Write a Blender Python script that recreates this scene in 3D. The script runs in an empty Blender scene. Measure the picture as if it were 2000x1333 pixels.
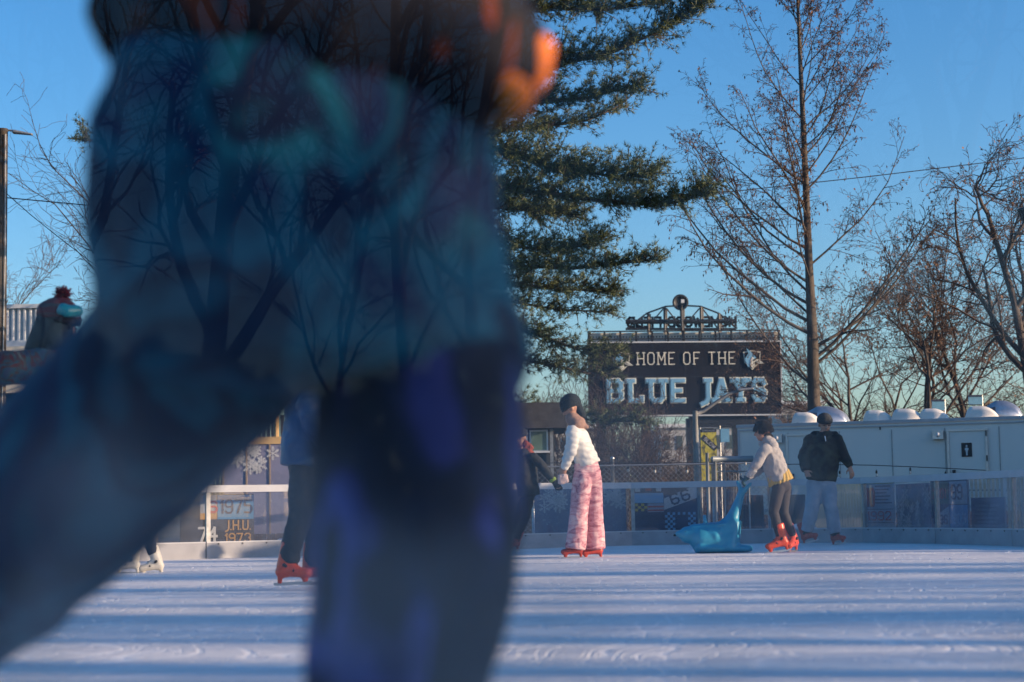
import bpy, math, random
import numpy as np
from mathutils import Vector, Matrix, noise
R = math.radians
sc = bpy.context.scene
C = sc.collection
rng = random.Random(7)

# ------------------------------------------------------------------ camera
F = 3600.0; CX, CY = 1000.0, 666.5; HC = 0.47
pitch = math.atan((1000 - CY) / F); roll = R(1.0)
Mc = Matrix.Rotation(math.pi/2 + pitch, 3, 'X') @ Matrix.Rotation(roll, 3, 'Z')
# make the horizon rise to the right
def _ray(px, py):
    return Mc @ Vector(((px - CX) / F, -(py - CY) / F, -1))
if (Mc.inverted() @ Vector((1, 5, 0))).y < (Mc.inverted() @ Vector((-1, 5, 0))).y:
    Mc = Matrix.Rotation(math.pi/2 + pitch, 3, 'X') @ Matrix.Rotation(-roll, 3, 'Z')
def P(px, py, d):
    r = _ray(px, py)
    return Vector((0, 0, HC)) + r * (d / r.y)
cam = bpy.data.cameras.new('camera'); co = bpy.data.objects.new('camera', cam); C.objects.link(co)
co.matrix_world = Matrix.Translation((0, 0, HC)) @ Mc.to_4x4()
cam.sensor_width = 36; cam.lens = 36 * F / 2000
cam.clip_start = 0.02; cam.clip_end = 5000
cam.dof.use_dof = True; cam.dof.focus_distance = 20.5; cam.dof.aperture_fstop = (cam.lens / 1000) / 0.0185
sc.camera = co

# ------------------------------------------------------------------ helpers
def col4(c): return (c[0], c[1], c[2], 1)
def newmat(name):
    m = bpy.data.materials.new(name); m.use_nodes = True
    nt = m.node_tree; b = nt.nodes['Principled BSDF']
    return m, nt, b
def pm(name, c, rough=.6, metal=0, var=.18, scale=6, bump=0.0, bscale=30, spec=.4, stretch=(1, 1, 1), c2=None, sheen=0, bdist=.01):
    m, nt, b = newmat(name)
    N, L = nt.nodes.new, nt.links.new
    tc = N('ShaderNodeTexCoord'); mp = N('ShaderNodeMapping'); mp.inputs['Scale'].default_value = stretch
    L(tc.outputs['Object'], mp.inputs[0])
    n = N('ShaderNodeTexNoise'); n.inputs['Scale'].default_value = scale; n.inputs['Detail'].default_value = 6
    L(mp.outputs[0], n.inputs['Vector'])
    r = N('ShaderNodeValToRGB'); e = r.color_ramp.elements
    e[0].position = .3; e[1].position = .7
    lo = c2 or tuple(x * (1 - var) for x in c); hi = c if c2 else tuple(min(1, x * (1 + var)) for x in c)
    e[0].color = col4(lo); e[1].color = col4(hi)
    L(n.outputs['Fac'], r.inputs[0]); L(r.outputs[0], b.inputs['Base Color'])
    b.inputs['Roughness'].default_value = rough; b.inputs['Metallic'].default_value = metal
    b.inputs['Specular IOR Level'].default_value = spec
    if sheen: b.inputs['Sheen Weight'].default_value = sheen
    if bump:
        n2 = N('ShaderNodeTexNoise'); n2.inputs['Scale'].default_value = bscale; n2.inputs['Detail'].default_value = 5
        L(mp.outputs[0], n2.inputs['Vector'])
        bp = N('ShaderNodeBump'); bp.inputs['Strength'].default_value = bump; bp.inputs['Distance'].default_value = bdist
        L(n2.outputs['Fac'], bp.inputs['Height']); L(bp.outputs[0], b.inputs['Normal'])
    return m
def camo(name, stops, scale=9, stretch=(1, 1, 1), rough=.7, dist=1.0, bump=.3, interp='EASE', detail=2):
    m, nt, b = newmat(name)
    N, L = nt.nodes.new, nt.links.new
    tc = N('ShaderNodeTexCoord'); mp = N('ShaderNodeMapping'); mp.inputs['Scale'].default_value = stretch
    L(tc.outputs['Object'], mp.inputs[0])
    n = N('ShaderNodeTexNoise'); n.inputs['Scale'].default_value = scale; n.inputs['Detail'].default_value = detail
    n.inputs['Distortion'].default_value = dist
    L(mp.outputs[0], n.inputs['Vector'])
    r = N('ShaderNodeValToRGB'); r.color_ramp.interpolation = interp
    e = r.color_ramp.elements
    while len(e) < len(stops): e.new(.5)
    for k, (p, c) in enumerate(stops): e[k].position = p; e[k].color = col4(c)
    L(n.outputs['Fac'], r.inputs[0]); L(r.outputs[0], b.inputs['Base Color'])
    b.inputs['Roughness'].default_value = rough; b.inputs['Specular IOR Level'].default_value = .2
    n2 = N('ShaderNodeTexNoise'); n2.inputs['Scale'].default_value = 25; n2.inputs['Detail'].default_value = 4
    L(tc.outputs['Object'], n2.inputs['Vector'])
    bp = N('ShaderNodeBump'); bp.inputs['Strength'].default_value = bump; bp.inputs['Distance'].default_value = .01
    L(n2.outputs['Fac'], bp.inputs['Height']); L(bp.outputs[0], b.inputs['Normal'])
    return m

class MB:
    def __init__(s): s.v = []; s.f = []; s.n = 0
    def add(s, v, f):
        v = np.asarray(v, float); s.v.append(v)
        for q in f: s.f.append(tuple(int(i) + s.n for i in q))
        s.n += len(v)
    def box(s, c, size, rot=None):
        hx, hy, hz = [a / 2 for a in size]
        v = [Vector((x, y, z)) for x in (-hx, hx) for y in (-hy, hy) for z in (-hz, hz)]
        if rot is not None: v = [rot @ a for a in v]
        v = [a + Vector(c) for a in v]
        s.add([tuple(a) for a in v], [(0, 1, 3, 2), (4, 6, 7, 5), (0, 4, 5, 1), (2, 3, 7, 6), (0, 2, 6, 4), (1, 5, 7, 3)])
    def tube(s, pts, rad, sides=8, cap=True):
        pts = [Vector(p) for p in pts]; n = len(pts)
        rad = rad if hasattr(rad, '__len__') else [rad] * n
        t = (pts[-1] - pts[0])
        t = t.normalized() if t.length > 1e-9 else Vector((0, 0, 1))
        a = Vector((0, 0, 1)) if abs(t.z) < .8 else Vector((1, 0, 0))
        vs = []
        for i in range(n):
            tg = (pts[min(i + 1, n - 1)] - pts[max(i - 1, 0)]).normalized()
            u = tg.cross(a).normalized(); w = tg.cross(u)
            for k in range(sides):
                an = 2 * math.pi * k / sides
                vs.append(tuple(pts[i] + (u * math.cos(an) + w * math.sin(an)) * rad[i]))
        fs = [(i * sides + k, i * sides + (k + 1) % sides, (i + 1) * sides + (k + 1) % sides, (i + 1) * sides + k) for i in range(n - 1) for k in range(sides)]
        if cap: fs += [tuple(range(sides)), tuple(reversed([(n - 1) * sides + k for k in range(sides)]))]
        s.add(vs, fs)
    def prism(s, poly, y0, y1, origin=(0, 0, 0), ux=(1, 0, 0), uz=(0, 0, 1)):
        o, ux, uz = Vector(origin), Vector(ux), Vector(uz); uy = uz.cross(ux)
        n = len(poly); v = []
        for y in (y0, y1):
            for a, b in poly: v.append(tuple(o + ux * a + uz * b + uy * y))
        f = [tuple(range(n)), tuple(reversed(range(n, 2 * n)))] + [(i, i + n, (i + 1) % n + n, (i + 1) % n) for i in range(n)]
        s.add(v, f)
    def seg(s, p0, p1, r0, r1, side=(1, 0, 0), cap0=1.0, cap1=1.0, n=18, mid=None):
        """rounded tapered tube with elliptical section; r=(a,b): a along side"""
        p0, p1 = Vector(p0), Vector(p1)
        r0 = r0 if hasattr(r0, '__len__') else (r0, r0); r1 = r1 if hasattr(r1, '__len__') else (r1, r1)
        t = (p1 - p0); L = t.length; t = t / L if L > 1e-9 else Vector((0, 0, 1))
        sd = Vector(side); sd = sd - t * sd.dot(t)
        if sd.length < 1e-3: sd = t.orthogonal()
        sd.normalize(); w = t.cross(sd)
        rings = []
        for k in range(0, 5):
            th = math.pi / 2 * k / 5
            rings.append((-cap0 * min(r0) * math.cos(th), r0[0] * math.sin(th) + 1e-4, r0[1] * math.sin(th) + 1e-4, p0))
        m = 5
        for k in range(m + 1):
            u = k / m
            bul = 0
            if mid: bul = mid * math.sin(math.pi * u)
            rings.append((L * u, (r0[0] * (1 - u) + r1[0] * u) * (1 + bul), (r0[1] * (1 - u) + r1[1] * u) * (1 + bul), p0))
        for k in range(4, -1, -1):
            th = math.pi / 2 * k / 5
            rings.append((L + cap1 * min(r1) * math.cos(th), r1[0] * math.sin(th) + 1e-4, r1[1] * math.sin(th) + 1e-4, p0))
        vs = []
        for (z, a, b, o) in rings:
            for k in range(n):
                an = 2 * math.pi * k / n
                vs.append(tuple(o + t * z + sd * (a * math.cos(an)) + w * (b * math.sin(an))))
        fs = [(i * n + k, i * n + (k + 1) % n, (i + 1) * n + (k + 1) % n, (i + 1) * n + k) for i in range(len(rings) - 1) for k in range(n)]
        fs += [tuple(reversed(range(n))), tuple((len(rings) - 1) * n + k for k in range(n))]
        s.add(vs, fs)
    def ell(s, c, rx, ry, rz, X=(1, 0, 0), Z=(0, 0, 1), n=16):
        X = Vector(X).normalized(); Z = Vector(Z); Z = (Z - X * Z.dot(X)).normalized(); Y = Z.cross(X)
        c = Vector(c); vs = []; m = n // 2
        for i in range(m + 1):
            th = math.pi * i / m
            for k in range(n):
                an = 2 * math.pi * k / n; q = math.sin(th) + 1e-4
                vs.append(tuple(c + X * (rx * q * math.cos(an)) + Y * (ry * q * math.sin(an)) + Z * (rz * math.cos(th))))
        fs = [(i * n + k, (i + 1) * n + k, (i + 1) * n + (k + 1) % n, i * n + (k + 1) % n) for i in range(m) for k in range(n)]
        fs += [tuple(range(n)), tuple(reversed([m * n + k for k in range(n)]))]
        s.add(vs, fs)
    def mesh(s, name, off=(0, 0, 0)):
        me = bpy.data.meshes.new(name)
        v = (np.concatenate(s.v) - np.array(off)) if s.v else np.zeros((0, 3))
        me.from_pydata([tuple(x) for x in v.tolist()], [], s.f); me.update()
        return me
def link(name, me, m, parent=None, smooth=False):
    o = bpy.data.objects.new(name, me); C.objects.link(o)
    if m is not None:
        me.materials.clear(); me.materials.append(m)
    if parent is not None: o.parent = parent
    if smooth: me.polygons.foreach_set('use_smooth', [True] * len(me.polygons))
    return o
def base(par): return Vector(par.location) if par is not None else Vector((0, 0, 0))
def root_of(p):
    while p.parent: p = p.parent
    return p
def put(name, mb, m, parent=None, smooth=False):
    """mesh given in world coordinates; stored relative to its thing"""
    off = base(root_of(parent)) if parent is not None else (0, 0, 0)
    return link(name, mb.mesh(name, off), m, parent, smooth)
def thing(name, label, cat, loc=(0, 0, 0), group=None):
    o = bpy.data.objects.new(name, None); C.objects.link(o); o.location = loc; o.empty_display_size = .1
    o['label'] = label; o['category'] = cat
    if group: o['group'] = group
    return o
def tag(o, label, cat, group=None):
    o['label'] = label; o['category'] = cat
    if group: o['group'] = group
    return o
def blob(name, mb, m, parent, vox=.01, sm=4, wr=0.0, wf=9.0, seed=0, stretch=(1, 1, 1)):
    off = base(root_of(parent)) if parent is not None else Vector((0, 0, 0))
    me = mb.mesh('tmp', off); ob = bpy.data.objects.new('tmp', me); C.objects.link(ob)
    md = ob.modifiers.new('r', 'REMESH'); md.mode = 'VOXEL'; md.voxel_size = vox
    if sm:
        ms = ob.modifiers.new('s', 'SMOOTH'); ms.iterations = sm; ms.factor = .5
    dg = bpy.context.evaluated_depsgraph_get(); dg.update()
    out = bpy.data.meshes.new_from_object(ob.evaluated_get(dg)); out.name = name
    bpy.data.objects.remove(ob); bpy.data.meshes.remove(me)
    if wr:
        nor = [v.normal.copy() for v in out.vertices]
        sv = Vector((seed * 3.1, seed * 1.7, seed))
        for v, nn in zip(out.vertices, nor):
            q = Vector((v.co.x * stretch[0], v.co.y * stretch[1], v.co.z * stretch[2])) * wf + sv
            a = noise.noise(q) * 1.0 + (1 - abs(noise.noise(q * 1.7))) * .8 - .6 + noise.noise(q * 3.1) * .35
            v.co += nn * (a * wr)
    return link(name, out, m, parent, True)

# ------------------------------------------------------------------ world and sun
SUN_AZ = R(-15)   # from +X, towards the camera side
SUN_EL = R(11)
w = bpy.data.worlds.new('World'); sc.world = w; w.use_nodes = True
nt = w.node_tree; bg = nt.nodes['Background']
sky = nt.nodes.new('ShaderNodeTexSky'); sky.sky_type = 'NISHITA'; sky.sun_disc = False
sky.sun_elevation = SUN_EL; sky.sun_rotation = math.pi/2 - SUN_AZ
sky.altitude = 0; sky.air_density = 1.0; sky.dust_density = 1.0; sky.ozone_density = 3.0
hs = nt.nodes.new('ShaderNodeHueSaturation'); hs.inputs['Saturation'].default_value = 1.24
mx_ = nt.nodes.new('ShaderNodeMix'); mx_.data_type = 'RGBA'; mx_.blend_type = 'MULTIPLY'; mx_.inputs[0].default_value = 1; mx_.inputs[7].default_value = (.99, 1.0, 1.09, 1)
nt.links.new(sky.outputs[0], mx_.inputs[6]); nt.links.new(mx_.outputs[2], hs.inputs['Color']); nt.links.new(hs.outputs[0], bg.inputs[0]); bg.inputs[1].default_value = .138
sl = bpy.data.lights.new('sun', 'SUN'); sl.energy = 5.0; sl.angle = R(.5); sl.color = (1, .74, .50)
so = bpy.data.objects.new('sun', sl); C.objects.link(so)
sd = Vector((math.cos(SUN_AZ) * math.cos(SUN_EL), math.sin(SUN_AZ) * math.cos(SUN_EL), math.sin(SUN_EL)))
so.rotation_euler = sd.to_track_quat('Z', 'Y').to_euler(); so.location = (30, -8, 12)

# ------------------------------------------------------------------ materials
M = {}
M['white_metal'] = pm('white_metal', (.62, .64, .66), .45, 0, .08, 3, bump=.15, bscale=8)
M['trailer'] = pm('trailer_skin', (.80, .75, .69), .4, 0, .06, 1.2, bump=.12, bscale=1.5, stretch=(1, 1, .3), bdist=.03)
M['cream'] = pm('cream_paint', (.62, .56, .46), .6, 0, .08, 2)
M['alu'] = pm('aluminium', (.55, .55, .56), .35, .8, .12, 12)
M['galv'] = pm('galvanised_steel', (.32, .32, .32), .45, .6, .2, 20)
M['rail'] = pm('board_rail', (.46, .46, .48), .5, 0, .08, 6)
M['kick'] = pm('kick_plate', (.31, .31, .33), .5, 0, .15, 5, bump=.2, bscale=30)
M['dark'] = pm('dark_steel', (.025, .026, .03), .5, .3, .3, 8)
M['signface'] = pm('sign_face', (.016, .015, .019), .6, 0, .35, .5, c2=(.009, .008, .011), spec=.12)
M['letter'] = pm('cream_letter', (.78, .74, .62), .5, 0, .05, 2)
M['bluelet'] = pm('light_blue_letter', (.19, .42, .62), .5, 0, .06, 1.5)
M['bark'] = pm('bark', (.075, .058, .048), .9, 0, .35, 9, bump=.6, bscale=25, stretch=(1, 1, .3), bdist=.02)
M['bark2'] = pm('pale_bark', (.085, .068, .055), .9, 0, .3, 9, bump=.5, bscale=25, stretch=(1, 1, .3), bdist=.02)
M['twig'] = pm('twig', (.085, .055, .042), .9, 0, .3, 3)
M['seed'] = pm('brown_seed', (.19, .095, .05), .8, 0, .35, 4)
M['needle'] = pm('pine_needle', (.125, .14, .045), .55, 0, .45, 1.3, c2=(.03, .055, .022))
M['skin'] = pm('skin', (.40, .21, .14), .5, 0, .08, 12)
M['hair'] = pm('black_hair', (.012, .01, .01), .8, 0, .4, 60, spec=.15)
M['orange'] = pm('orange_boot', (.80, .10, .035), .32, 0, .12, 10, c2=(.66, .07, .03))
M['red'] = pm('red_boot', (.42, .05, .035), .4, 0, .12, 10)
M['blade'] = pm('blade_steel', (.5, .5, .52), .3, .9, .1, 10)
M['black'] = pm('black_plastic', (.015, .015, .018), .5, 0, .2, 10)
M['wood'] = pm('weathered_wood', (.28, .2, .13), .8, 0, .35, 5, bump=.4, bscale=20, stretch=(1, 1, .1))
M['snow'] = pm('snow', (.8, .8, .82), .8, 0, .06, 10, bump=.6, bscale=20, bdist=.02)
M['concrete'] = pm('pale_wall', (.42, .40, .37), .8, 0, .15, 1)
M['glassdark'] = pm('window_glass', (.05, .07, .08), .1, 0, .2, 1, spec=.8)

# ice
def ice_mat():
    m, nt, b = newmat('ice_surface'); N, L = nt.nodes.new, nt.links.new
    tc = N('ShaderNodeTexCoord')
    mp = N('ShaderNodeMapping'); mp.inputs['Scale'].default_value = (.35, 2.2, 1); mp.inputs['Rotation'].default_value = (0, 0, .12)
    L(tc.outputs['Object'], mp.inputs[0])
    n = N('ShaderNodeTexNoise'); n.inputs['Scale'].default_value = 1.6; n.inputs['Detail'].default_value = 10; n.inputs['Roughness'].default_value = .65
    L(mp.outputs[0], n.inputs['Vector'])
    r = N('ShaderNodeValToRGB'); e = r.color_ramp.elements
    e[0].position = .32; e[0].color = (.60, .59, .62, 1); e[1].position = .62; e[1].color = (.84, .80, .76, 1)
    L(n.outputs['Fac'], r.inputs[0])
    # blade cuts: thin warped arcs
    nw = N('ShaderNodeTexNoise'); nw.inputs['Scale'].default_value = .5; nw.inputs['Detail'].default_value = 1
    L(tc.outputs['Object'], nw.inputs['Vector'])
    vm = N('ShaderNodeVectorMath'); vm.operation = 'MULTIPLY_ADD'; vm.inputs[1].default_value = (3.5, 3.5, 0); L(nw.outputs['Color'], vm.inputs[0]); L(tc.outputs['Object'], vm.inputs[2])
    cuts = None
    for sc_, wd_ in ((1.1, .014), (2.3, .022), (3.9, .03), (6.5, .04)):
        vo = N('ShaderNodeTexVoronoi'); vo.feature = 'DISTANCE_TO_EDGE'; vo.inputs['Scale'].default_value = sc_; L(vm.outputs[0], vo.inputs['Vector'])
        mr = N('ShaderNodeMapRange'); mr.inputs[1].default_value = 0; mr.inputs[2].default_value = wd_; mr.inputs[3].default_value = 1; mr.inputs[4].default_value = 0; L(vo.outputs['Distance'], mr.inputs[0])
        if cuts is None: cuts = mr.outputs[0]
        else:
            mxx = N('ShaderNodeMath'); mxx.operation = 'MAXIMUM'; L(cuts, mxx.inputs[0]); L(mr.outputs[0], mxx.inputs[1]); cuts = mxx.outputs[0]
    mc = N('ShaderNodeMix'); mc.data_type = 'RGBA'; mc.inputs[7].default_value = (.9, .88, .86, 1); L(cuts, mc.inputs[0]); L(r.outputs[0], mc.inputs[6]); L(mc.outputs[2], b.inputs['Base Color'])
    n2 = N('ShaderNodeTexNoise'); n2.inputs['Scale'].default_value = 9; n2.inputs['Detail'].default_value = 12; n2.inputs['Roughness'].default_value = .75
    L(tc.outputs['Object'], n2.inputs['Vector'])
    n3 = N('ShaderNodeTexNoise'); n3.inputs['Scale'].default_value = 120; n3.inputs['Detail'].default_value = 3
    L(tc.outputs['Object'], n3.inputs['Vector'])
    ad = N('ShaderNodeMath'); ad.operation = 'MULTIPLY_ADD'; ad.inputs[1].default_value = .25
    L(n3.outputs['Fac'], ad.inputs[0]); L(n2.outputs['Fac'], ad.inputs[2])
    ad2 = N('ShaderNodeMath'); ad2.operation = 'MULTIPLY_ADD'; ad2.inputs[1].default_value = -.5; L(cuts, ad2.inputs[0]); L(ad.outputs[0], ad2.inputs[2])
    bp = N('ShaderNodeBump'); bp.inputs['Strength'].default_value = .6; bp.inputs['Distance'].default_value = .014
    L(ad2.outputs[0], bp.inputs['Height']); L(bp.outputs[0], b.inputs['Normal'])
    rr = N('ShaderNodeValToRGB'); e = rr.color_ramp.elements
    e[0].position = .3; e[0].color = (.38,) * 3 + (1,); e[1].position = .6; e[1].color = (.75,) * 3 + (1,)
    L(n.outputs['Fac'], rr.inputs[0]); L(rr.outputs[0], b.inputs['Roughness'])
    b.inputs['Specular IOR Level'].default_value = .25
    return m
def pane_mat(name, refl, haze, hcol, hscale=2.2, lo=.4, hi=.7, hbase=0.0, tint=(1, 1, 1), rough=.0, low=None):
    """clear rink plastic: transparent, a mirror share by fresnel and a smeared, scuffed film"""
    m = bpy.data.materials.new(name); m.use_nodes = True; nt = m.node_tree; N, L = nt.nodes.new, nt.links.new
    nt.nodes.remove(nt.nodes['Principled BSDF']); out = nt.nodes['Material Output']
    tr = N('ShaderNodeBsdfTransparent'); tr.inputs[0].default_value = col4(tint)
    gl = N('ShaderNodeBsdfGlossy'); gl.inputs['Roughness'].default_value = rough
    lw = N('ShaderNodeLayerWeight'); lw.inputs['Blend'].default_value = .12
    ma = N('ShaderNodeMath'); ma.operation = 'MULTIPLY_ADD'; ma.inputs[1].default_value = .5; ma.inputs[2].default_value = refl
    L(lw.outputs['Facing'], ma.inputs[0])
    mx = N('ShaderNodeMixShader'); L(ma.outputs[0], mx.inputs[0]); L(tr.outputs[0], mx.inputs[1]); L(gl.outputs[0], mx.inputs[2])
    df = N('ShaderNodeBsdfDiffuse'); df.inputs[0].default_value = col4(hcol)
    tl = N('ShaderNodeBsdfTranslucent'); tl.inputs[0].default_value = col4(hcol)
    m2 = N('ShaderNodeMixShader'); m2.inputs[0].default_value = .5; L(df.outputs[0], m2.inputs[1]); L(tl.outputs[0], m2.inputs[2])
    tc = N('ShaderNodeTexCoord'); n = N('ShaderNodeTexNoise'); n.inputs['Scale'].default_value = hscale; n.inputs['Detail'].default_value = 5
    L(tc.outputs['Object'], n.inputs['Vector'])
    mr = N('ShaderNodeMapRange'); mr.inputs[1].default_value = lo; mr.inputs[2].default_value = hi
    mr.inputs[3].default_value = hbase; mr.inputs[4].default_value = haze
    L(n.outputs['Fac'], mr.inputs[0])
    fac = mr.outputs[0]
    if low:
        sx_ = N('ShaderNodeSeparateXYZ'); L(tc.outputs['Object'], sx_.inputs[0])
        zr = N('ShaderNodeMapRange'); zr.interpolation_type = 'SMOOTHSTEP'; zr.inputs[1].default_value = low[0]; zr.inputs[2].default_value = low[1]; zr.inputs[3].default_value = 1; zr.inputs[4].default_value = low[2]
        L(sx_.outputs['Z'], zr.inputs[0])
        mu = N('ShaderNodeMath'); mu.operation = 'MULTIPLY'; L(mr.outputs[0], mu.inputs[0]); L(zr.outputs[0], mu.inputs[1]); fac = mu.outputs[0]
    m3 = N('ShaderNodeMixShader'); L(fac, m3.inputs[0]); L(mx.outputs[0], m3.inputs[1]); L(m2.outputs[0], m3.inputs[2])
    L(m3.outputs[0], out.inputs['Surface'])
    return m
M['pane_far'] = pane_mat('scuffed_clear_plastic', .04, .2, (.42, .48, .62), 1.5, hbase=.06)
M['pane_near'] = pane_mat('clear_plastic', .0095, .34, (.78, .68, .64), 15.0, lo=.47, hi=.70, hbase=.035, low=(.435, .57, .015))

# ------------------------------------------------------------------ ground and ice
def sheet(name, pts, z, m, kind='structure'):
    me = bpy.data.meshes.new(name); me.from_pydata([(x, y, z) for x, y in pts], [], [tuple(range(len(pts)))]); me.update()
    o = link(name, me, m); o['kind'] = kind; return o
gm = pm('frozen_ground', (.10, .09, .07), .95, 0, .3, .4, bump=.5, bscale=4)
sheet('ground', [(-2500, -2500), (2500, -2500), (2500, 2500), (-2500, 2500)], -.12, gm)
# rink outline: (pixel, distance) seams of the far boards, then hand points near the camera
seams_px = [(-430, 19.3), (-150, 19.7), (125, 20.3), (398, 21.0), (672, 21.9), (945, 23.2), (1225, 24.5), (1500, 24.4), (1677, 23.7), (1818, 22.2), (1967, 20.3), (2120, 18.4)]
def gx(px, d): return (px - 1000) / F * d
far = [Vector((gx(p, d), d, 0)) for p, d in seams_px]
PANE_Y = .55
near_y = PANE_Y
RS = [(8.5, 17.2), (11, 14.5), (11.8, 9), (11, 4), (9, 1.2), (7.6, near_y)]
outline = [(v.x, v.y) for v in far] + RS + [(4.6, near_y), (-8.5, near_y), (-10.5, 2.5), (-11, 8), (-10.6, 15)]
sheet('rink_ice', outline, 0, ice_mat())
sheet('rink_surround', [(-14, -3), (13, -3), (13, 27.4), (-14, 27.4)], -.03, pm('rubber_matting', (.06, .06, .065), .9, 0, .2, 2))

# ------------------------------------------------------------------ rink boards
BH = .83
def board(a, b, label, panel='pane_far', post=True, group='clear rink boards round the ice'):
    a, b = Vector(a), Vector(b); t = (b - a); L = t.length; t.normalize(); mid = (a + b) / 2
    rot = Matrix.Rotation(math.atan2(t.y, t.x), 3, 'Z')
    r = thing('rink_board', label, 'rink board', (mid.x, mid.y, 0), group)
    k = MB(); k.box(mid + Vector((0, 0, .09)), (L - .012, .04, .18), rot); put('kick_plate', k, M['kick'], r)
    p = MB(); p.box(mid + Vector((0, 0, .47)), (L - .06, .006, .58), rot); put('clear_panel', p, M[panel], r)
    q = MB(); q.box(mid + Vector((0, 0, .79)), (L - .006, .07, .08), rot); 
    put('top_rail', q, M['rail'], r)
    q = MB(); q.box(mid + Vector((0, 0, .185)), (L - .01, .05, .014), rot); put('bottom_rail', q, M['rail'], r)
    u = MB()
    n_ = rot @ Vector((0, 1, 0))
    u.box(a + t * .03 + Vector((0, 0, .465)) + n_ * .006, (.05, .045, .57), rot)
    put('post', u, M['galv'], r)
    if group.startswith('clear') and a.x > -4:
        for i in range(6):
            s = MB(); s.tube([a + t * (L * (i + .5) / 6) + Vector((0, 0, .165)) - n_ * .02, a + t * (L * (i + .5) / 6) + Vector((0, 0, .165)) - n_ * .027], .009, 8)
            put('screw', s, M['dark'], r)
    return r
blabels = ['rink board farthest out on the left side, behind the bending skater', 'rink board behind the crouching patterned jacket',
 'rink board hidden behind the big blurred skater', 'rink board in front of the year number mural reading J.H.U.',
 'rink board behind the skater in the blue coat', 'rink board behind the dark dressed skater and his outstretched glove',
 'rink board in front of the 66 mural, left of the blue seal aid', 'rink board behind the child in the grey hoodie',
 'rink board behind the notice reading NO, right of the jeans skater', 'rink board in front of the mural numbered 2001 and 99',
 'rink board in front of the bright pickets at the picture edge']
for i in range(len(far) - 1): board(far[i], far[i + 1], blabels[i])
side = [Vector((x, y, 0)) for x, y in [(far[-1].x, far[-1].y)] + RS + [(4.6, near_y)]]
near = [Vector((4.6, near_y, 0)), Vector((2.9, near_y, 0)), Vector((1.05, near_y, 0)), Vector((-.85, near_y, 0)), Vector((-2.75, near_y, 0)), Vector((-4.65, near_y, 0)), Vector((-8.5, near_y, 0))]
lefts = [Vector((x, y, 0)) for x, y in [(-8.5, near_y), (-10.5, 2.5), (-11, 8), (-10.6, 15), (far[0].x, far[0].y)]]
for lst, lab in ((side, 'rink board along the side to the right of the ice'), (lefts, 'rink board along the far side to the left of the ice')):
    for i in range(len(lst) - 1): board(lst[i], lst[i + 1], lab, group=lab)
for i in range(len(near) - 1):
    seen = i == 2
    board(near[i], near[i + 1], 'clear smeared rink board panel right before the viewer, mirroring bare trees' if seen else 'clear rink board beside the panel the scene is seen through',
          panel='pane_near', group='near rink boards')

# ice shavings
mb = MB()
for i in range(2600):
    d = rng.uniform(4.6, 19) if rng.random() < .75 else rng.uniform(4.6, 9)
    x = rng.uniform(-.3, .3) * d
    s = rng.uniform(.002, .0075) * (.6 + d / 14)
    z0 = 0
    vs = [(x - s, d, z0), (x + s, d - s * .3, z0), (x + s * .2, d + s, z0), (x + rng.uniform(-.3, .3) * s, d + .2 * s, z0 + s * rng.uniform(.4, 1.0))]
    mb.add(vs, [(0, 1, 3), (1, 2, 3), (2, 0, 3)])
o = put('ice_shavings', mb, M['snow']); o['kind'] = 'stuff'; o['label'] = 'scraped white ice shavings scattered over the rink'; o['category'] = 'ice shavings'

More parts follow.
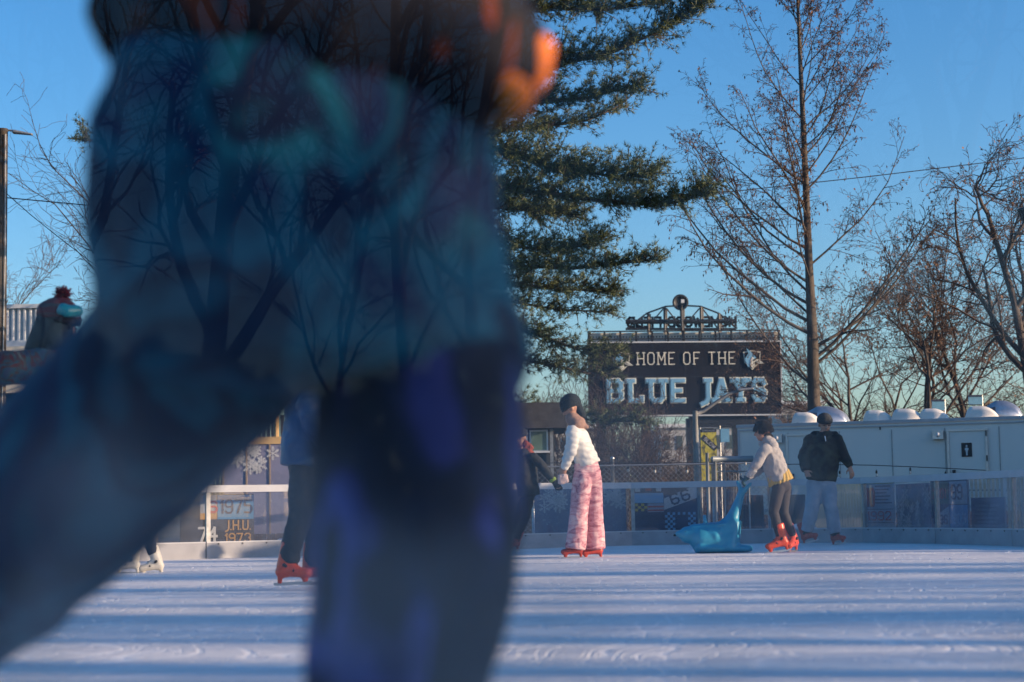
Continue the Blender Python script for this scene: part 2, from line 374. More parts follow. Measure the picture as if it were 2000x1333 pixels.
# ------------------------------------------------------------------ stroke letters
G = {
 'H': [[(0, 0), (0, 6)], [(4, 0), (4, 6)], [(0, 3), (4, 3)]], 'O': [[(1, 0), (3, 0), (4, 1), (4, 5), (3, 6), (1, 6), (0, 5), (0, 1), (1, 0)]],
 'M': [[(0, 0), (0, 6), (2.2, 2), (4.4, 6), (4.4, 0)]], 'E': [[(3.6, 0), (0, 0), (0, 6), (3.6, 6)], [(0, 3), (2.6, 3)]],
 'F': [[(0, 0), (0, 6), (3.6, 6)], [(0, 3), (2.6, 3)]], 'T': [[(2, 0), (2, 6)], [(0, 6), (4, 6)]],
 'B': [[(0, 0), (3, 0), (4, .9), (4, 2.2), (3.2, 3.1), (4, 4), (4, 5.2), (3, 6), (0, 6), (0, 0)], [(0, 3.1), (3.2, 3.1)]],
 'L': [[(0, 6), (0, 0), (3.6, 0), (3.6, 1)]], 'U': [[(0, 6), (0, 1), (1, 0), (3, 0), (4, 1), (4, 6)]],
 'J': [[(3, 6), (3, .6), (2.2, -.6), (.6, -1.2)]], 'A': [[(0, 0), (2, 6), (2.4, 6), (4.4, 0)], [(.9, 2), (3.5, 2)]],
 'Y': [[(0, 6), (2.2, 2.8), (4.4, 6)], [(2.2, 2.8), (2.2, 0)]], 'S': [[(0, 1.2), (.8, 0), (3.2, 0), (4, .9), (4, 2.4), (3.2, 3.1), (.8, 3.1), (0, 3.8), (0, 5.2), (.8, 6), (3.2, 6), (4, 4.9)]],
 'N': [[(0, 0), (0, 6), (4, 0), (4, 6)]], 'W': [[(0, 6), (1.2, 0), (2.4, 5), (3.6, 0), (4.8, 6)]], 'I': [[(0, 0), (0, 6)]], 'D': [[(0, 0), (2.8, 0), (4, 1.2), (4, 4.8), (2.8, 6), (0, 6), (0, 0)]],
 '0': [[(1, 0), (3, 0), (4, 1), (4, 5), (3, 6), (1, 6), (0, 5), (0, 1), (1, 0)]], '1': [[(.4, 4.8), (1.5, 6), (1.5, 0)]],
 '2': [[(0, 5), (1, 6), (3, 6), (4, 5), (4, 3.8), (0, 0), (4, 0)]], '3': [[(0, 5), (1, 6), (3, 6), (4, 5), (4, 4), (3, 3.1), (4, 2.2), (4, 1), (3, 0), (1, 0), (0, 1)]],
 '4': [[(3, 0), (3, 6), (0, 2), (4.2, 2)]], '5': [[(4, 6), (0, 6), (0, 3.4), (3, 3.4), (4, 2.6), (4, 1), (3, 0), (0, .2)]],
 '6': [[(4, 5.2), (3, 6), (1, 6), (0, 5), (0, 1), (1, 0), (3, 0), (4, 1), (4, 2.4), (3, 3.2), (0, 3)]], '7': [[(0, 6), (4, 6), (1.4, 0)]],
 '8': [[(1, 0), (3, 0), (4, 1), (4, 2.2), (3, 3.1), (1, 3.1), (0, 4), (0, 5), (1, 6), (3, 6), (4, 5), (4, 4), (3, 3.1)], [(1, 3.1), (0, 2.2), (0, 1), (1, 0)]],
 '9': [[(0, .8), (1, 0), (3, 0), (4, 1), (4, 5), (3, 6), (1, 6), (0, 5), (0, 3.6), (1, 2.8), (4, 3)]], '.': [[(0, 0), (0, .05)]],
 '-': [[(0, 3), (3, 3)]],
}
SERIF = {'H': [(0, 0), (0, 6), (4, 0), (4, 6)], 'M': [(0, 0), (4.4, 0), (0, 6), (4.4, 6)], 'E': [], 'F': [(0, 0)], 'T': [(2, 0)], 'A': [(0, 0), (4.4, 0)], 'Y': [(2.2, 0), (0, 6), (4.4, 6)],
         'L': [(0, 6)], 'U': [(0, 6), (4, 6)], 'J': [(3, 6)], 'B': []}
def gw(ch): return max([q[0] for pl in G[ch] for q in pl] + [0]) if ch in G else 2
def letters(mb, text, o, ux, uz, h, sw, spacing=1.8, xs=1.0, depth=.02, proud=0, serif=0, grow=0):
    """flat letters of height h on the plane o,ux,uz; sw stroke width in grid units; grow fattens"""
    o, ux, uz = Vector(o), Vector(ux), Vector(uz); nrm = ux.cross(uz)   # towards the viewer
    u = h / 6; x = 0; k = 0
    for ch in text:
        if ch == ' ': x += 3.4; continue
        segs = []
        for pl in G[ch]:
            segs += [(pl[i], pl[i + 1]) for i in range(len(pl) - 1)]
        if serif:
            segs += [((a - serif, b + (sw * .0)), (a + serif, b)) for a, b in SERIF.get(ch, [])]
        for (a, b) in segs:
            A = Vector(((a[0] + x) * u * xs, a[1] * u)); B = Vector(((b[0] + x) * u * xs, b[1] * u))
            d = B - A
            d = d.normalized() if d.length > 1e-9 else Vector((0, 1))
            hw = (sw / 2 + grow) * u; A2 = A - d * hw * .85; B2 = B + d * hw * .85; p = Vector((-d.y, d.x)) * hw
            qs = [A2 - p, B2 - p, B2 + p, A2 + p]
            z1 = proud + depth + (k % 9) * depth * .06; k += 1
            vs = [tuple(o + ux * q.x + uz * q.y + nrm * zz) for zz in (proud * .5, z1) for q in qs]
            mb.add(vs, [(4, 5, 6, 7), (0, 1, 5, 4), (1, 2, 6, 5), (2, 3, 7, 6), (3, 0, 4, 7), (3, 2, 1, 0)])
        x += gw(ch) + spacing
    return (x - spacing) * u * xs
def twidth(text, h, spacing=1.8, xs=1.0):
    x = 0
    for ch in text: x += 3.4 if ch == ' ' else gw(ch) + spacing
    return (x - spacing) * h / 6 * xs
def letters_fit(mb, text, o, ux, uz, width, h, sw, **kw):
    sp = kw.get('spacing', 1.8); w0 = twidth(text, h, sp, 1.0)
    kw['xs'] = width / w0
    letters(mb, text, o, ux, uz, h, sw, **kw)

# ------------------------------------------------------------------ scoreboard sign
D = 70.0
def PX(px, py, d=D): return P(px, py, d)
tl, tr, bl, br = PX(1148, 671), PX(1519, 668), PX(1150, 812), PX(1525, 811)
ux = (tr - tl).normalized(); uz = Vector((0, 0, 1)); uz = (uz - ux * uz.dot(ux)).normalized(); nrm = ux.cross(uz)
W = (tr - tl).length + .08; Hs = (tl - bl).length
o0 = bl.copy()
sg = thing('scoreboard_sign', 'large black sign reading HOME OF THE BLUE JAYS above the trees', 'scoreboard', (o0.x + W / 2, D, -.12))
mb = MB(); mb.prism([(0, 0), (W, 0), (W, Hs), (0, Hs)], 0, .5, o0, ux, uz); put('panel', mb, M['signface'], sg)
mb = MB()
for (a, b, c, d_) in ((-.03, -.05, W + .03, 0), (-.03, Hs, W + .03, Hs + .05), (W, 0, W + .05, Hs)):
    mb.prism([(a, b), (c, b), (c, d_), (a, d_)], -.03, .5, o0, ux, uz)
put('trim', mb, M['white_metal'], sg)
for k in range(1, 6):
    mb = MB(); x = W * k / 6; mb.prism([(x, .02), (x + .03, .02), (x + .03, Hs - .02), (x, Hs - .02)], -.006, -.001, o0, ux, uz); put('panel_seam', mb, M['dark'], sg)
mb = MB(); mb.prism([(.02, Hs * .52), (W - .02, Hs * .52), (W - .02, Hs * .52 + .03), (.02, Hs * .52 + .03)], -.010, -.007, o0, ux, uz); put('panel_seam', mb, M['dark'], sg)
u = (1 / F) * D  # metres per pixel
mb = MB(); letters_fit(mb, 'HOME OF THE', o0 + ux * ((1247 - 1150) * u) + uz * ((811 - 712) * u), ux, uz, (1437 - 1247) * u, 23 * u, .46, serif=.75, spacing=2.6, depth=.03)
put('lettering', mb, M['letter'], sg)
def bigword(text, x0, x1, y0, y1):
    mb = MB(); letters_fit(mb, text, o0 + ux * ((x0 - 1150) * u) + uz * ((811 - y1) * u), ux, uz, (x1 - x0) * u, (y1 - y0) * u, 1.3, serif=1.1, spacing=3.1, depth=.03, grow=.22)
    put('lettering_outline', mb, M['letter'], sg)
    mb = MB(); letters_fit(mb, text, o0 + ux * ((x0 - 1150) * u) + uz * ((811 - y1) * u), ux, uz, (x1 - x0) * u, (y1 - y0) * u, 1.15, serif=.95, spacing=3.1, depth=.03, proud=.04)
    put('lettering', mb, M['bluelet'], sg)
bigword('BLUE', 1190, 1336, 744, 783); bigword('JAYS', 1369, 1494, 744, 783)
# crests
def crest(cx, cy):
    o = o0 + ux * ((cx - 1150) * u) + uz * ((811 - cy) * u)
    s = u
    def poly(pts): return [(a * s, b * s) for a, b in pts]
    mb = MB(); sh = [(-17, 15), (0, 18), (17, 15), (15, -6), (0, -20), (-15, -6)]
    sh2 = [(-15.4, 13.5), (0, 16.4), (15.4, 13.5), (13.6, -5.4), (0, -18), (-13.6, -5.4)]
    mb.prism(poly(sh), -.03, 0, o, ux, uz); put('crest_outline', mb, M['letter'], sg)
    mb = MB(); mb.prism(poly(sh2), -.045, -.031, o, ux, uz); put('crest_field', mb, M['signface'], sg)
    mb = MB(); mb.prism(poly([(-14, 2), (-7, 12), (-11, 22), (-3, 16), (4, 8), (8, 3), (2, -1), (-2, -10), (-8, -15), (-13, -4)]), -.06, -.046, o, ux, uz); put('crest_head', mb, M['bluelet'], sg)
    mb = MB(); mb.prism(poly([(-3, -2), (0, 5), (5, 2), (8, -2), (4, -6), (6, -12), (0, -17), (-4, -12)]), -.075, -.061, o, ux, uz)
    mb.prism(poly([(7, 2), (14, -1), (23, -8), (14, -8), (7, -5)]), -.075, -.061, o, ux, uz); put('crest_face', mb, M['letter'], sg)
    mb = MB(); mb.prism(poly([(1, -1), (8, 3), (9, 1), (3, -3)]), -.085, -.076, o, ux, uz); mb.prism(poly([(8, -2.6), (20, -7), (8, -4)]), -.085, -.076, o, ux, uz); put('crest_mask', mb, M['signface'], sg)
crest(1471, 704); crest(1215, 706)
# parapet of pale panels with posts
mb = MB(); mb.prism([(0, (811 - 666) * u), (W, (811 - 666) * u), (W, (811 - 648) * u), (0, (811 - 648) * u)], .25, .4, o0, ux, uz); put('parapet_panel', mb, M['cream'], sg)
mb = MB()
for i in range(13):
    x = i * (W - .06) / 12
    mb.prism([(x, Hs), (x + .07, Hs), (x + .07, (811 - 645) * u), (x, (811 - 645) * u)], .05, .2, o0, ux, uz)
for y in (646.5, 662):
    mb.prism([(0, (811 - y) * u - .02), (W, (811 - y) * u - .02), (W, (811 - y) * u + .03), (0, (811 - y) * u + .03)], .0, .045, o0, ux, uz)
for i in range(60):
    x = .2 + i * (W - .4) / 60
    mb.prism([(x, (811 - 658) * u), (x + .04, (811 - 658) * u), (x + .04, (811 - 655) * u), (x, (811 - 655) * u)], .23, .249, o0, ux, uz)
put('parapet_rail', mb, M['dark'], sg)
# truss
mb = MB()
def PT(px, py, dd=0): return PX(px, py, D + .3 + dd)
def bar(a, b, r=.035): mb.tube([PT(*a), PT(*b)], r, 6)
top = [(1225, 641), (1264, 612), (1300, 599), (1332, 597), (1369, 599), (1405, 613), (1440, 642)]
for a, b in zip(top[:-1], top[1:]): bar(a, b, .035)
for x, y in ((1266, 612), (1298, 600), (1332, 597), (1369, 600), (1404, 613)):
    mb.tube([PT(x, y), PT(x + 1, 668)], .06, 6); mb.tube([PT(x + 4, y + 2), PT(x + 5, 668)], .03, 6)
for a, b in (((1225, 626), (1262, 642)), ((1264, 640), (1296, 603)), ((1302, 603), (1332, 642)), ((1334, 640), (1366, 603)), ((1372, 603), (1402, 642)), ((1408, 616), (1438, 642)), ((1408, 640), (1430, 622))): bar(a, b, .03)
bar((1222, 643), (1438, 643), .05); bar((1222, 629), (1438, 628), .1)
put('truss', mb, M['dark'], sg)
mb = MB(); letters_fit(mb, 'HOMEWOOD FIELD', PT(1437, 637, .25), -ux, uz, (1437 - 1224) * u, 18 * u, 1.5, spacing=1.7, depth=.06)
put('rooftop_lettering', mb, M['dark'], sg)
mb = MB()
for x in (1175, 1262, 1350, 1385, 1440, 1500): mb.box((PX(x, 812).x, D + .35, PX(x, 812).z / 2 - .1), (.35, .35, PX(x, 812).z))
mb.box((PX(1425, 825).x, D + .4, PX(1425, 822).z), (3.0, .5, .45))
put('column', mb, M['dark'], sg)
ds = thing('satellite_dish', 'round dark dish on a post above the scoreboard truss', 'dish', PT(1330, 600, -.3))
mb = MB(); c = PT(1329, 591, -.3); ring = []
n = 28; vs = [tuple(c + Vector((0, .1, 0)))]
for q, dep in ((.33, .07), (.62, 0), (.62, -.03), (.3, .11)):
    vs += [tuple(c + Vector((math.cos(2 * math.pi * k / n) * q * .5, dep, math.sin(2 * math.pi * k / n) * q * .5))) for k in range(n)]
fs = [(0, 1 + k, 1 + (k + 1) % n) for k in range(n)]
fs += [(1 + k, 1 + n + k, 1 + n + (k + 1) % n, 1 + (k + 1) % n) for k in range(n)]
fs += [(1 + n + k, 1 + 2 * n + k, 1 + 2 * n + (k + 1) % n, 1 + n + (k + 1) % n) for k in range(n)]
fs += [(1 + 2 * n + k, 1 + 3 * n + k, 1 + 3 * n + (k + 1) % n, 1 + 2 * n + (k + 1) % n) for k in range(n)] + [tuple(1 + 3 * n + k for k in range(n))]
mb.add(vs, fs); put('reflector', mb, M['dark'], ds, True)
mb = MB(); mb.box(c + Vector((.05, -.35, 0)), (.12, .1, .13)); put('receiver', mb, M['white_metal'], ds)
mb = MB(); mb.tube([c + Vector((.05, -.3, -.05)), c + Vector((0, 0, -.3))], .02, 6); mb.tube([c + Vector((.03, .05, -.1)), PT(1332, 640, -.3)], .06, 8); put('mast', mb, M['dark'], ds)

# ------------------------------------------------------------------ restroom trailer
TA = P(1440, 830, 31.0); TB = Vector((9.6, 29.0, 0)); zt = TA.z
tt = (Vector((TB.x, TB.y, 0)) - Vector((TA.x, TA.y, 0))); TL = tt.length + 1.5; tt.normalize(); tn = Vector((tt.y, -tt.x, 0))  # towards viewer
trot = Matrix.Rotation(math.atan2(tt.y, tt.x), 3, 'Z')
T0 = Vector((TA.x, TA.y, 0))
tri = thing('restroom_trailer', 'long white restroom trailer behind the rink boards, doors shut', 'trailer', T0 + tt * TL / 2)
def onT(px, py):  # point on the trailer's front plane seen at that pixel
    r = _ray(px, py); o = Vector((0, 0, HC)); k = (T0 - o).dot(tn) / r.dot(tn); return o + r * k
mb = MB()
prof = [(0, .35), (0, zt - .06), (.05, zt), (2.35, zt), (2.4, zt - .06), (2.4, .35)]
vs = []
for s in (0, TL):
    for a, b in prof: q = T0 + tt * s - tn * a; vs.append((q.x, q.y, b))
n = len(prof); mb.add(vs, [tuple(reversed(range(n))), tuple(range(n, 2 * n))] + [(i, i + n, (i + 1) % n + n, (i + 1) % n) for i in range(n)])
put('body', mb, M['trailer'], tri)
mb = MB(); q = T0 + tt * TL / 2 + tn * .012
mb.box((q.x, q.y, zt - .1), (TL, .02, .02), trot); mb.box((q.x, q.y, zt - .03), (TL + .03, .03, .05), trot)
mb.box((q.x, q.y, .42), (TL, .03, .05), trot)
q2 = T0 + tt * .02 + tn * .012; mb.box((q2.x, q2.y, zt / 2 + .12), (.035, .022, zt - .42), trot)
put('trim', mb, M['rail'], tri)
def tdoor(x0, x1, y0):
    a, b = onT(x0, y0), onT(x1, y0); wd = (b - a).length; c = (a + b) / 2; h = a.z - .45; cz = .45 + h / 2
    mb = MB(); mb.box((c.x + tn.x * .012, c.y + tn.y * .012, cz), (wd, .02, h), trot); d = put('door', mb, M['trailer'], tri)
    mb = MB()
    for e, s in ((a, -1), (b, 1)): mb.box(Vector((e.x, e.y, cz)) + tn * .02, (.035, .04, h), trot)
    mb.box(Vector((c.x, c.y, a.z + .012)) + tn * .02, (wd + .06, .04, .03), trot); put('door_frame', mb, M['alu'], d)
    for hz in (.7, 1.15, 1.55):
        mb = MB(); mb.tube([Vector((b.x, b.y, hz)) + tn * .045, Vector((b.x, b.y, hz + .09)) + tn * .045], .012, 8); put('hinge', mb, M['dark'], d)
    mb = MB(); hpt = Vector((a.x, a.y, .95)) + tt * .08 + tn * .04; mb.box(hpt, (.05, .05, .14), trot); put('handle', mb, M['dark'], d)
    return d
for k in range(1, 9):
    q = T0 + tt * (TL * k / 9); mb = MB(); mb.box((q.x + tn.x * .004, q.y + tn.y * .004, zt / 2 + .12), (.012, .01, zt - .56), trot); put('panel_seam', mb, M['galv'], tri)
d1 = tdoor(1851, 1926, 843); d2 = tdoor(1537, 1592, 852)
mb = MB(); a = onT(1888.5, 879); mb.box(a + tn * .028, (.165, .01, .225), trot); sgn = put('door_sign', mb, M['black'], d1)
mb = MB(); c = a + tn * .037
mb.box(c + Vector((0, 0, .0)), (.035, .008, .07), trot); mb.box(c + Vector((0, 0, -.055)), (.026, .008, .07), trot); mb.box(c + Vector((0, 0, .01)), (.06, .006, .03), trot)
mb.ell(c + Vector((0, 0, .06)), .016, .008, .018)
put('figure_pictogram', mb, M['white_metal'], d1)
for (px, py) in ((1833, 850), (1519, 857)):
    a = onT(px, py); mb = MB(); mb.box(a + tn * .05, (.17, .1, .14), trot); l = put('wall_lamp', mb, M['alu'], tri)
    mb = MB(); mb.ell(a + tn * .1, .035, .03, .04); put('lens', mb, M['white_metal'], l, True)
    mb = MB()
for px, py in ((1558, 829), (1566, 829), (1719, 837)):
    a = onT(px, py); mb = MB(); mb.box(a + tn * .01, (.02, .02, .05), trot); put('vent_cap', mb, M['dark'], tri)
# roof units
def roofunit(x0, x1, ytop, kind, back=0.7):
    a, b = onT(x0, 815), onT(x1, 815); wd = (b - a).length * (1 + back / 31); c = (a + b) / 2 * (1 + back / 31)
    c = Vector((c.x, c.y, zt)); k = (c.y + 0) / F
    H_ = ((1000 - .0175 * ((x0 + x1) / 2 - 1000) - ytop) * k + HC - zt) * .86
    r = put_unit(c, wd, H_, kind); return r
def put_unit(c, wd, hh, kind):
    n1, n2 = 14, 8; mb = MB(); dep = min(wd, .55)
    prof = []
    for i in range(n1 + 1):
        t = i / n1
        if kind == 'vent': z = hh * (min(1, (t / .16)) ** .5 if t < .16 else (1.0 if t < .5 else math.cos((t - .5) / .5 * math.pi / 2) ** .6))
        else: z = hh * (.55 + .45 * min(1, t / .35) if t < .5 else .25 + .75 * math.cos((t - .5) / .5 * math.pi / 2) ** .55)
        prof.append((wd * (t - .5), max(z, .01)))
    rows = []
    for j in range(n2 + 1):
        s = j / n2; e = (1 - abs(2 * s - 1) ** 4) ** .5 * .25 + .75 if 0 < s < 1 else .6
        yy = (s - .5) * dep
        for (x, z) in prof: q = c + tt * x * (1 if 0 < s < 1 else .96) - tn * yy; rows.append((q.x, q.y, c.z + z * e))
        for x in (prof[-1][0], prof[0][0]): q = c + tt * x - tn * yy; rows.append((q.x, q.y, c.z + .003))
    m_ = n1 + 3
    fs = [(j * m_ + i, (j + 1) * m_ + i, (j + 1) * m_ + (i + 1) % m_, j * m_ + (i + 1) % m_) for j in range(n2) for i in range(m_)]
    fs += [tuple(range(m_)), tuple(reversed(range(n2 * m_, n2 * m_ + m_)))]
    mb.add(rows, fs)
    u_ = put('roof_vent' if kind == 'vent' else 'air_conditioner', mb, M['cream'] if kind == 'vent' else M['alu'], tri, True)
    if kind != 'vent':
        mb = MB()
        for i in range(11):
            mb.box(c + tt * (-wd * .46 + i * wd * .032) + tn * (dep * .5 + .004) + Vector((0, 0, hh * (.42 + .012 * i))), (.012, .02, .07), trot)
        put('louvre', mb, M['black'], u_)
        mb = MB(); mb.box(c + tt * (wd * .1) + Vector((0, 0, .02)) + tn * .01, (wd * .8, dep + .03, .04), trot); put('plinth', mb, M['black'], u_)
M['cream2'] = pm('white_plastic', (.78, .73, .66), .5, 0, .06, 3); M['cream'], _c = M['cream2'], M['cream']
roofunit(1568, 1657, 789, 'ac', 1.3); roofunit(1918, 1997, 778, 'ac', 1.3)
for x0, x1, yt in ((1549, 1601, 803), (1688, 1742, 799), (1743, 1803, 796), (1797, 1853, 796), (1887, 1950, 791)): roofunit(x0, x1, yt, 'vent', .35)
M['cream'] = _c
mb = MB()
for s in (1.2, TL - 1.6, TL - 2.5):
    q = T0 + tt * s + tn * -.3; mb.tube([q + Vector((0, 0, .2)) + tn * .1, q + Vector((0, 0, .2)) - tn * .1], .32, 20)
put('wheel', mb, M['black'], tri)

# dark cupboards under the trailer side
for k, (x0, x1, y0, y1, dd, lab) in enumerate(((1450, 1491, 977, 1045, 27.6, 'dark brown wooden crate behind the boards, left of the hoodie child'), (1531, 1573, 976, 1045, 27.9, 'dark crate with raised back between the hoodie child and jeans skater'))):
    a, b = P(x0, y0, dd), P(x1, y0, dd)
    r = thing('wooden_crate', lab, 'crate', ((a.x + b.x) / 2, dd, 0), 'dark crates behind the boards')
    wd = b.x - a.x; cx = (a.x + b.x) / 2; h = a.z + .1
    mb = MB(); mb.box((cx, dd + .2, -.03 + h / 2), (wd, .4, h)); put('box', mb, pm('dark_board%d' % k, (.07, .035, .028), .7, 0, .3, 3), r)
    mb = MB()
    for x in (a.x + .02, cx, b.x - .02): mb.box((x, dd - .012, -.03 + h / 2), (.03, .02, h))
    mb.box((a.x + wd * .2, dd + .2, h + .06), (wd * .4, .3, .16)); put('batten', mb, M['dark'], r)

# ------------------------------------------------------------------ murals and banners on the far side of the boards
def flat_board(name, label, cat, x0, x1, ytop, ybot, d0, d1, mat, group=None, thick=.02):
    a, b = P(x0, ytop, d0), P(x1, ytop, d1); zb = P((x0 + x1) / 2, ybot, (d0 + d1) / 2).z; zt_ = (a.z + b.z) / 2
    A = Vector((a.x, a.y, zb)); B = Vector((b.x, b.y, zb)); ux = (B - A); W = ux.length; ux.normalize(); H = zt_ - zb
    r = thing(name, label, cat, (A.x, A.y, zb), group)
    mb = MB(); mb.prism([(0, 0), (W, 0), (W, H), (0, H)], 0, thick, A, ux, (0, 0, 1)); put('backing', mb, mat, r)
    return r, A, ux, W, H
Zup = Vector((0, 0, 1))
def cmat(n_, c, **k): return pm(n_, c, k.pop('rough', .6), 0, .12, 6, **k)
K = {k: cmat('paint_' + k, c) for k, c in dict(navy=(.03, .045, .09), blue=(.06, .22, .42), white=(.5, .5, .5), yellow=(.5, .36, .06), gold=(.42, .24, .07), red=(.4, .07, .06), black=(.02, .02, .025), green=(.05, .13, .10), pale=(.30, .33, .38), lblue=(.15, .36, .55), cyan=(.12, .4, .5)).items()}
def rects(name, r, A, ux, lst, m, proud):
    mb = MB()
    for (x0, y0, x1, y1) in lst: mb.prism([(x0, y0), (x1, y0), (x1, y1), (x0, y1)], -proud - .003, -proud, A, ux, (0, 0, 1))
    put(name, mb, m, r)
def txt(name, r, A, ux, text, x, y, w_, h, sw, m, proud=.006, **k):
    mb = MB(); letters_fit(mb, text, A + ux * x + Zup * y, ux, Zup, w_, h, sw, depth=.004, proud=proud, **k); put(name, mb, m, r)
# left mural
r, A, ux, Wm, Hm = flat_board('painted_mural', 'dark painted board with J.H.U. 1973 and 1975 at the left boards', 'mural', 352, 496, 966, 1062, 21.35, 21.7, K['black'], 'painted class murals behind the boards')
s = Wm / 144
rects('blue_square', r, A, ux, [(72 * s, 46 * s, 143 * s, 92 * s)], K['blue'], .002)
rects('yellow_square', r, A, ux, [(38 * s, 46 * s, 71 * s, 92 * s)], K['gold'], .002)
rects('light_square', r, A, ux, [(38 * s, 58 * s, 70 * s, 92 * s)], K['pale'], .006)
txt('lettering', r, A, ux, '1975', 77 * s, 58 * s, 62 * s, 24 * s, .9, K['navy'], .008)
txt('lettering', r, A, ux, 'J.H.U.', 86 * s, 26 * s, 50 * s, 17 * s, 1.0, K['gold'])
txt('lettering', r, A, ux, '1973', 86 * s, 2 * s, 50 * s, 16 * s, 1.0, K['gold'])
txt('lettering', r, A, ux, '74', 36 * s, 6 * s, 34 * s, 24 * s, 1.2, K['white'])
txt('lettering', r, A, ux, '6', 56 * s, 60 * s, 14 * s, 20 * s, 1.1, K['red'], .012)
# centre mural
r, A, ux, Wm, Hm = flat_board('painted_mural', 'painted board with a tilted white band numbered 66', 'mural', 1232, 1361, 948, 1049, 24.95, 25.0, K['navy'], 'painted class murals behind the boards')
s = Wm / 129
mb = MB(); mb.prism([(64 * s, 52 * s), (128.5 * s, 74 * s), (128.5 * s, 100 * s), (64 * s, 74 * s)], -.004, -.001, A, ux, Zup); put('white_band', mb, K['white'], r)
tux = (ux * 1 + Zup * .33).normalized(); tuz = (Zup - ux * .33).normalized()
mb = MB(); letters_fit(mb, '66', A + ux * 81 * s + Zup * 62 * s, tux, tuz, 36 * s, 19 * s, 1.1, depth=.004, proud=.006, spacing=2.4); put('lettering', mb, K['navy'], r)
rects('pennants', r, A, ux, [(8 * s, 88 * s, 18 * s, 99 * s), (49 * s, 88 * s, 59 * s, 99 * s)], K['white'], .002)
rects('pennant', r, A, ux, [(28 * s, 89 * s, 40 * s, 99 * s)], K['red'], .002)
rects('blue_field', r, A, ux, [(1 * s, 66 * s, 63 * s, 85 * s)], K['lblue'], .002)
rects('checks', r, A, ux, [((1 + 6 * i) * s, (50 + 5 * (j * 1)) * s, (7 + 6 * i) * s, (55 + 5 * j) * s) for i in range(5) for j in range(3) if (i + j) % 2], K['yellow'], .006)
rects('red_strip', r, A, ux, [(32 * s, 57 * s, 63 * s, 60 * s), (32 * s, 50 * s, 63 * s, 53 * s)], K['red'], .006)
rects('pale_field', r, A, ux, [(31.5 * s, 48 * s, 63.5 * s, 65 * s)], K['pale'], .002)
rects('checks', r, A, ux, [((65 + 5 * i) * s, (2 + 5 * j) * s, (70 + 5 * i) * s, (7 + 5 * j) * s) for i in range(12) for j in range(9) if (i + j) % 2 and not (3 < i < 9 and 2 <= j < 8)], K['lblue'], .004)
# slanted boards: sx across, sy up
def rects2(name, lst, m, proud):
    rects(name, r, A, ux, [(a_ * sx, b_ * sy, c_ * sx, d_ * sy) for a_, b_, c_, d_ in lst], m, proud)
def txt2(text, x, y, w_, h, sw, m, **k):
    txt('lettering', r, A, ux, text, x * sx, y * sy, w_ * sx, h * sy, sw, m, **k)
r, A, ux, Wm, Hm = flat_board('notice_board', 'pale notice board with the word NO in faded red letters', 'notice', 1683, 1746, 940, 1034, 24.4, 24.1, cmat('notice_pale', (.34, .36, .4)))
sx, sy = Wm / 63, Hm / 94
txt2('NO', 5, 46, 18, 33, .8, K['red'], spacing=3)
rects2('text_line', [(26, 50 + 6.5 * i, 58 - (i * 7) % 11, 52.5 + 6.5 * i) for i in range(6)], K['navy'], .003)
txt2('1992', 9, 18, 46, 16, .8, K['red'])
rects2('rule_line', [(5, 38, 60, 39.5), (5, 12, 60, 13)], K['navy'], .003)
rects2('yellow_strip', [(1, 89, 62, 93)], K['yellow'], .003)
r, A, ux, Wm, Hm = flat_board('painted_mural', 'painted board of four squares numbered 2001, 99 and 1896', 'mural', 1817, 1889, 938, 1039, 23.1, 22.3, K['navy'], 'painted class murals behind the boards')
sx, sy = Wm / 72, Hm / 101
rects2('green_square', [(1, 54, 35, 98)], K['green'], .002)
rects2('white_square', [(37, 54, 71, 98)], K['pale'], .002)
rects2('blue_square', [(37, 2, 71, 52)], K['blue'], .002)
mb = MB(); mb.prism([(1 * sx, 2 * sy), (35 * sx, 2 * sy), (35 * sx, 50 * sy), (1 * sx, 25 * sy)], -.004, -.001, A, ux, Zup); put('pale_corner', mb, K['pale'], r)
txt2('2001', 6, 66, 24, 18, .9, K['red'])
txt2('99', 42, 64, 20, 26, .9, K['navy'])
txt2('1896', 4, 16, 28, 16, .9, K['navy'])
txt2('1905', 40, 16, 26, 18, .9, K['lblue'])
r, A, ux, Wm, Hm = flat_board('notice_board', 'grey lettered board behind the pickets near the picture edge', 'notice', 1896, 1962, 972, 1040, 22.7, 22.2, cmat('notice_grey', (.20, .23, .3)))
sx, sy = Wm / 66, Hm / 68
rects2('text_line', [(6 + (i * 5) % 7, 10 + 8 * i, 58 - (i * 9) % 14, 14 + 8 * i) for i in range(6)], K['pale'], .003)

